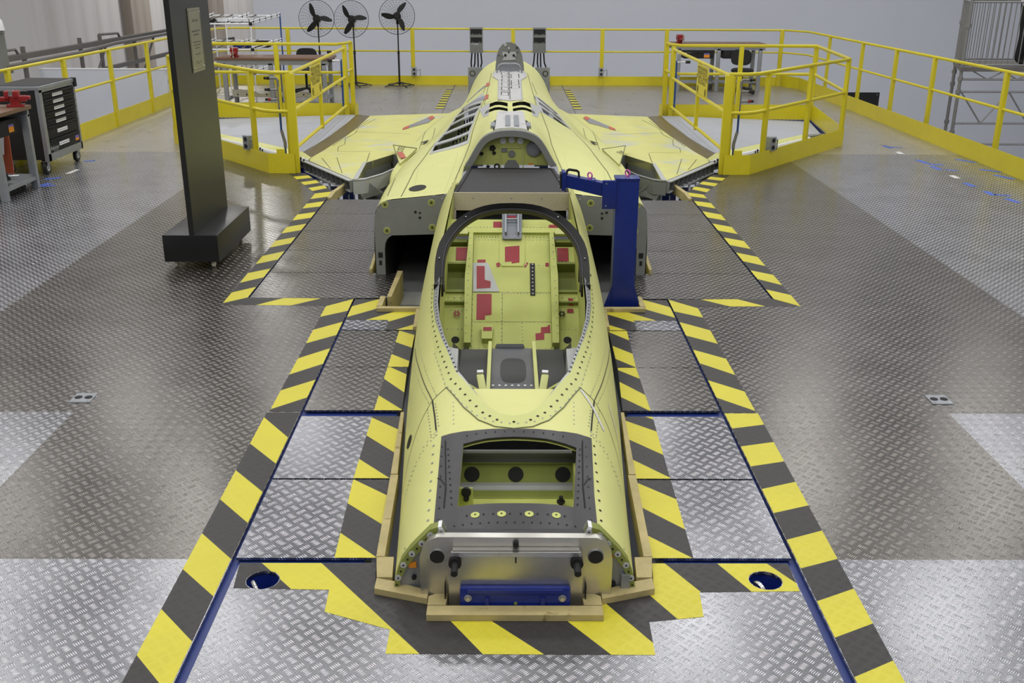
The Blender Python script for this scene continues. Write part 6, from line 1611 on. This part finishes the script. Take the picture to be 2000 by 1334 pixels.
# ---------------------------------------------------------------- the person on the scaffold
def make_person(loc, face):
    t = thing('person', 'standing person in black trousers and a white shirt on the scaffold deck', 'person', loc)
    V = [(0, 0, .93), (0, .01, 1.10), (0, .015, 1.28), (0, .02, 1.43), (0, .015, 1.52), (0, -.01, 1.60), (0, -.01, 1.72),     # 0-6 pelvis..head
         (-.09, 0, .90), (-.10, -.02, .50), (-.11, .02, .10), (-.11, -.12, .035),                                           # 7-10 left leg
         (.09, 0, .90), (.11, -.05, .50), (.12, .0, .10), (.12, -.14, .035),                                               # 11-14
         (-.18, .02, 1.42), (-.25, .03, 1.14), (-.24, -.06, .90),                                                            # 15-17
         (.18, .02, 1.42), (.25, .03, 1.14), (.24, -.06, .90)]
    E_ = [(0, 1), (1, 2), (2, 3), (3, 4), (4, 5), (5, 6), (0, 7), (7, 8), (8, 9), (9, 10), (0, 11), (11, 12), (12, 13), (13, 14), (3, 15), (15, 16), (16, 17), (3, 18), (18, 19), (19, 20)]
    Rr = [.135, .125, .15, .12, .055, .085, .08, .095, .062, .045, .035, .095, .062, .045, .035, .058, .044, .032, .058, .044, .032]
    for s, w in ((-1, 17), (1, 20)):
        b = V[w]; palm = len(V); V.append((b[0] + s * .005, b[1] - .02, b[2] - .07)); Rr.append(.026); E_.append((w, palm))
        for k in range(4):
            i = len(V); ln = (.055, .065, .06, .045)[k]
            V += [(b[0] + s * .004, b[1] - .045 + .018 * k, b[2] - .10), (b[0] - s * .004, b[1] - .05 + .018 * k, b[2] - .10 - ln)]; Rr += [.010, .008]; E_ += [(palm, i), (i, i + 1)]
        i = len(V); V += [(b[0] - s * .01, b[1] - .055, b[2] - .07), (b[0] - s * .015, b[1] - .075, b[2] - .11)]; Rr += [.011, .009]; E_ += [(palm, i), (i, i + 1)]
    me = bpy.data.meshes.new('body'); R = rz(face)
    me.from_pydata([tuple(R @ Vector(v)) for v in V], E_, [])
    ob = bpy.data.objects.new('body', me); COL.objects.link(ob)
    sk = ob.modifiers.new('skin', 'SKIN'); sk.use_smooth_shade = True
    for i, v in enumerate(me.skin_vertices[0].data): v.radius = (Rr[i], Rr[i]); v.use_root = (i == 0)
    ss = ob.modifiers.new('sub', 'SUBSURF'); ss.levels = ss.render_levels = 1
    dg = bpy.context.evaluated_depsgraph_get(); dg.update()
    m2 = bpy.data.meshes.new_from_object(ob.evaluated_get(dg)); bpy.data.objects.remove(ob)
    for m in (TROUSER, SHIRT, SKINTONE, MATTEK): m2.materials.append(m)
    for p in m2.polygons:
        z = p.center.z; x = abs((R.transposed() @ p.center).x)
        p.material_index = 3 if z < .085 else 2 if (z > 1.50 or (x > .2 and z < .92)) else 0 if (z < .98 and x < .21) else 1
    m2.shade_smooth()
    b = bpy.data.objects.new('body', m2); COL.objects.link(b); b.parent = t
    ORIG['body'] = Vector(loc)
    h = MB().sphere(R @ Vector((0, .012, 1.735)), .098, 14, 10, sc=(1, 1.08, 1.05)); h.v = [v for v in h.v]
    bm = bmesh.new(); m3 = h.mesh('hair', MATTEK); bm.from_mesh(m3); bmesh.ops.delete(bm, geom=[v for v in bm.verts if (R.transposed() @ v.co).y < -.02 and v.co.z < 1.765 or v.co.z < 1.66], context='VERTS'); bm.to_mesh(m3); bm.free()
    hh = bpy.data.objects.new('hair', m3); COL.objects.link(hh); hh.parent = t
    f = MB()
    for s in (-1, 1): f.sphere(R @ Vector((s * .032, -.088, 1.70)), .010, 8, 5)
    f = f.build('eyes', MATTEK, None); f.parent = t
    n = MB().slab([R @ Vector(v) for v in ((0, -.118, 1.655), (-.016, -.085, 1.655), (0, -.09, 1.70), (.016, -.085, 1.655))], (0, 0, .004)).build('nose', SKINTONE, None); n.parent = t
    for s in (-1, 1):
        e = MB().sphere(R @ Vector((s * .088, .0, 1.68)), .022, 8, 6, sc=(.5, .8, 1.3)).build('ear', SKINTONE, None); e.parent = t
    m = MB().box(-.022, .022, -.093, -.083, 1.628, 1.634, R=R).build('mouth', REDV, None); m.parent = t
make_person((8.62, 17.40, .965), .9)

# ---------------------------------------------------------------- tape marks on the floor
for x, y, w, l, a, m in ((5.62, 14.85, .05, .16, .2, BLUETAPE), (5.72, 14.82, .03, .14, 1.2, BLUETAPE), (5.61, 14.32, .05, .12, .0, WHITETAPE), (5.66, 13.62, .05, .2, .1, BLUETAPE), (5.76, 13.4, .05, .12, 1.3, BLUETAPE),
                         (5.66, 13.15, .05, .17, .1, BLUETAPE), (5.80, 13.0, .04, .10, 1.2, BLUETAPE), (5.65, 12.55, .05, .13, 0, WHITETAPE), (5.62, 12.05, .05, .15, .1, BLUETAPE), (5.64, 11.55, .05, .16, .0, BLUETAPE), (5.74, 11.45, .04, .12, 1.2, BLUETAPE), (5.72, 11.15, .05, .15, .2, BLUETAPE),
                         (6.29, 13.7, .05, .2, .6, BLUETAPE), (6.3, 12.98, .05, .18, .8, BLUETAPE), (6.28, 12.55, .05, .2, .4, BLUETAPE),
                         (-5.58, 11.85, .05, .14, -.3, BLUETAPE), (-5.50, 11.80, .04, .1, -1.2, BLUETAPE), (-5.64, 12.25, .05, .13, -.9, BLUETAPE), (-5.66, 13.45, .05, .1, -1.0, BLUETAPE), (-5.58, 12.7, .04, .2, -.05, WHITETAPE)):
    mark(x, y, w * .8, l * .75, a, m, 'tape_mark')
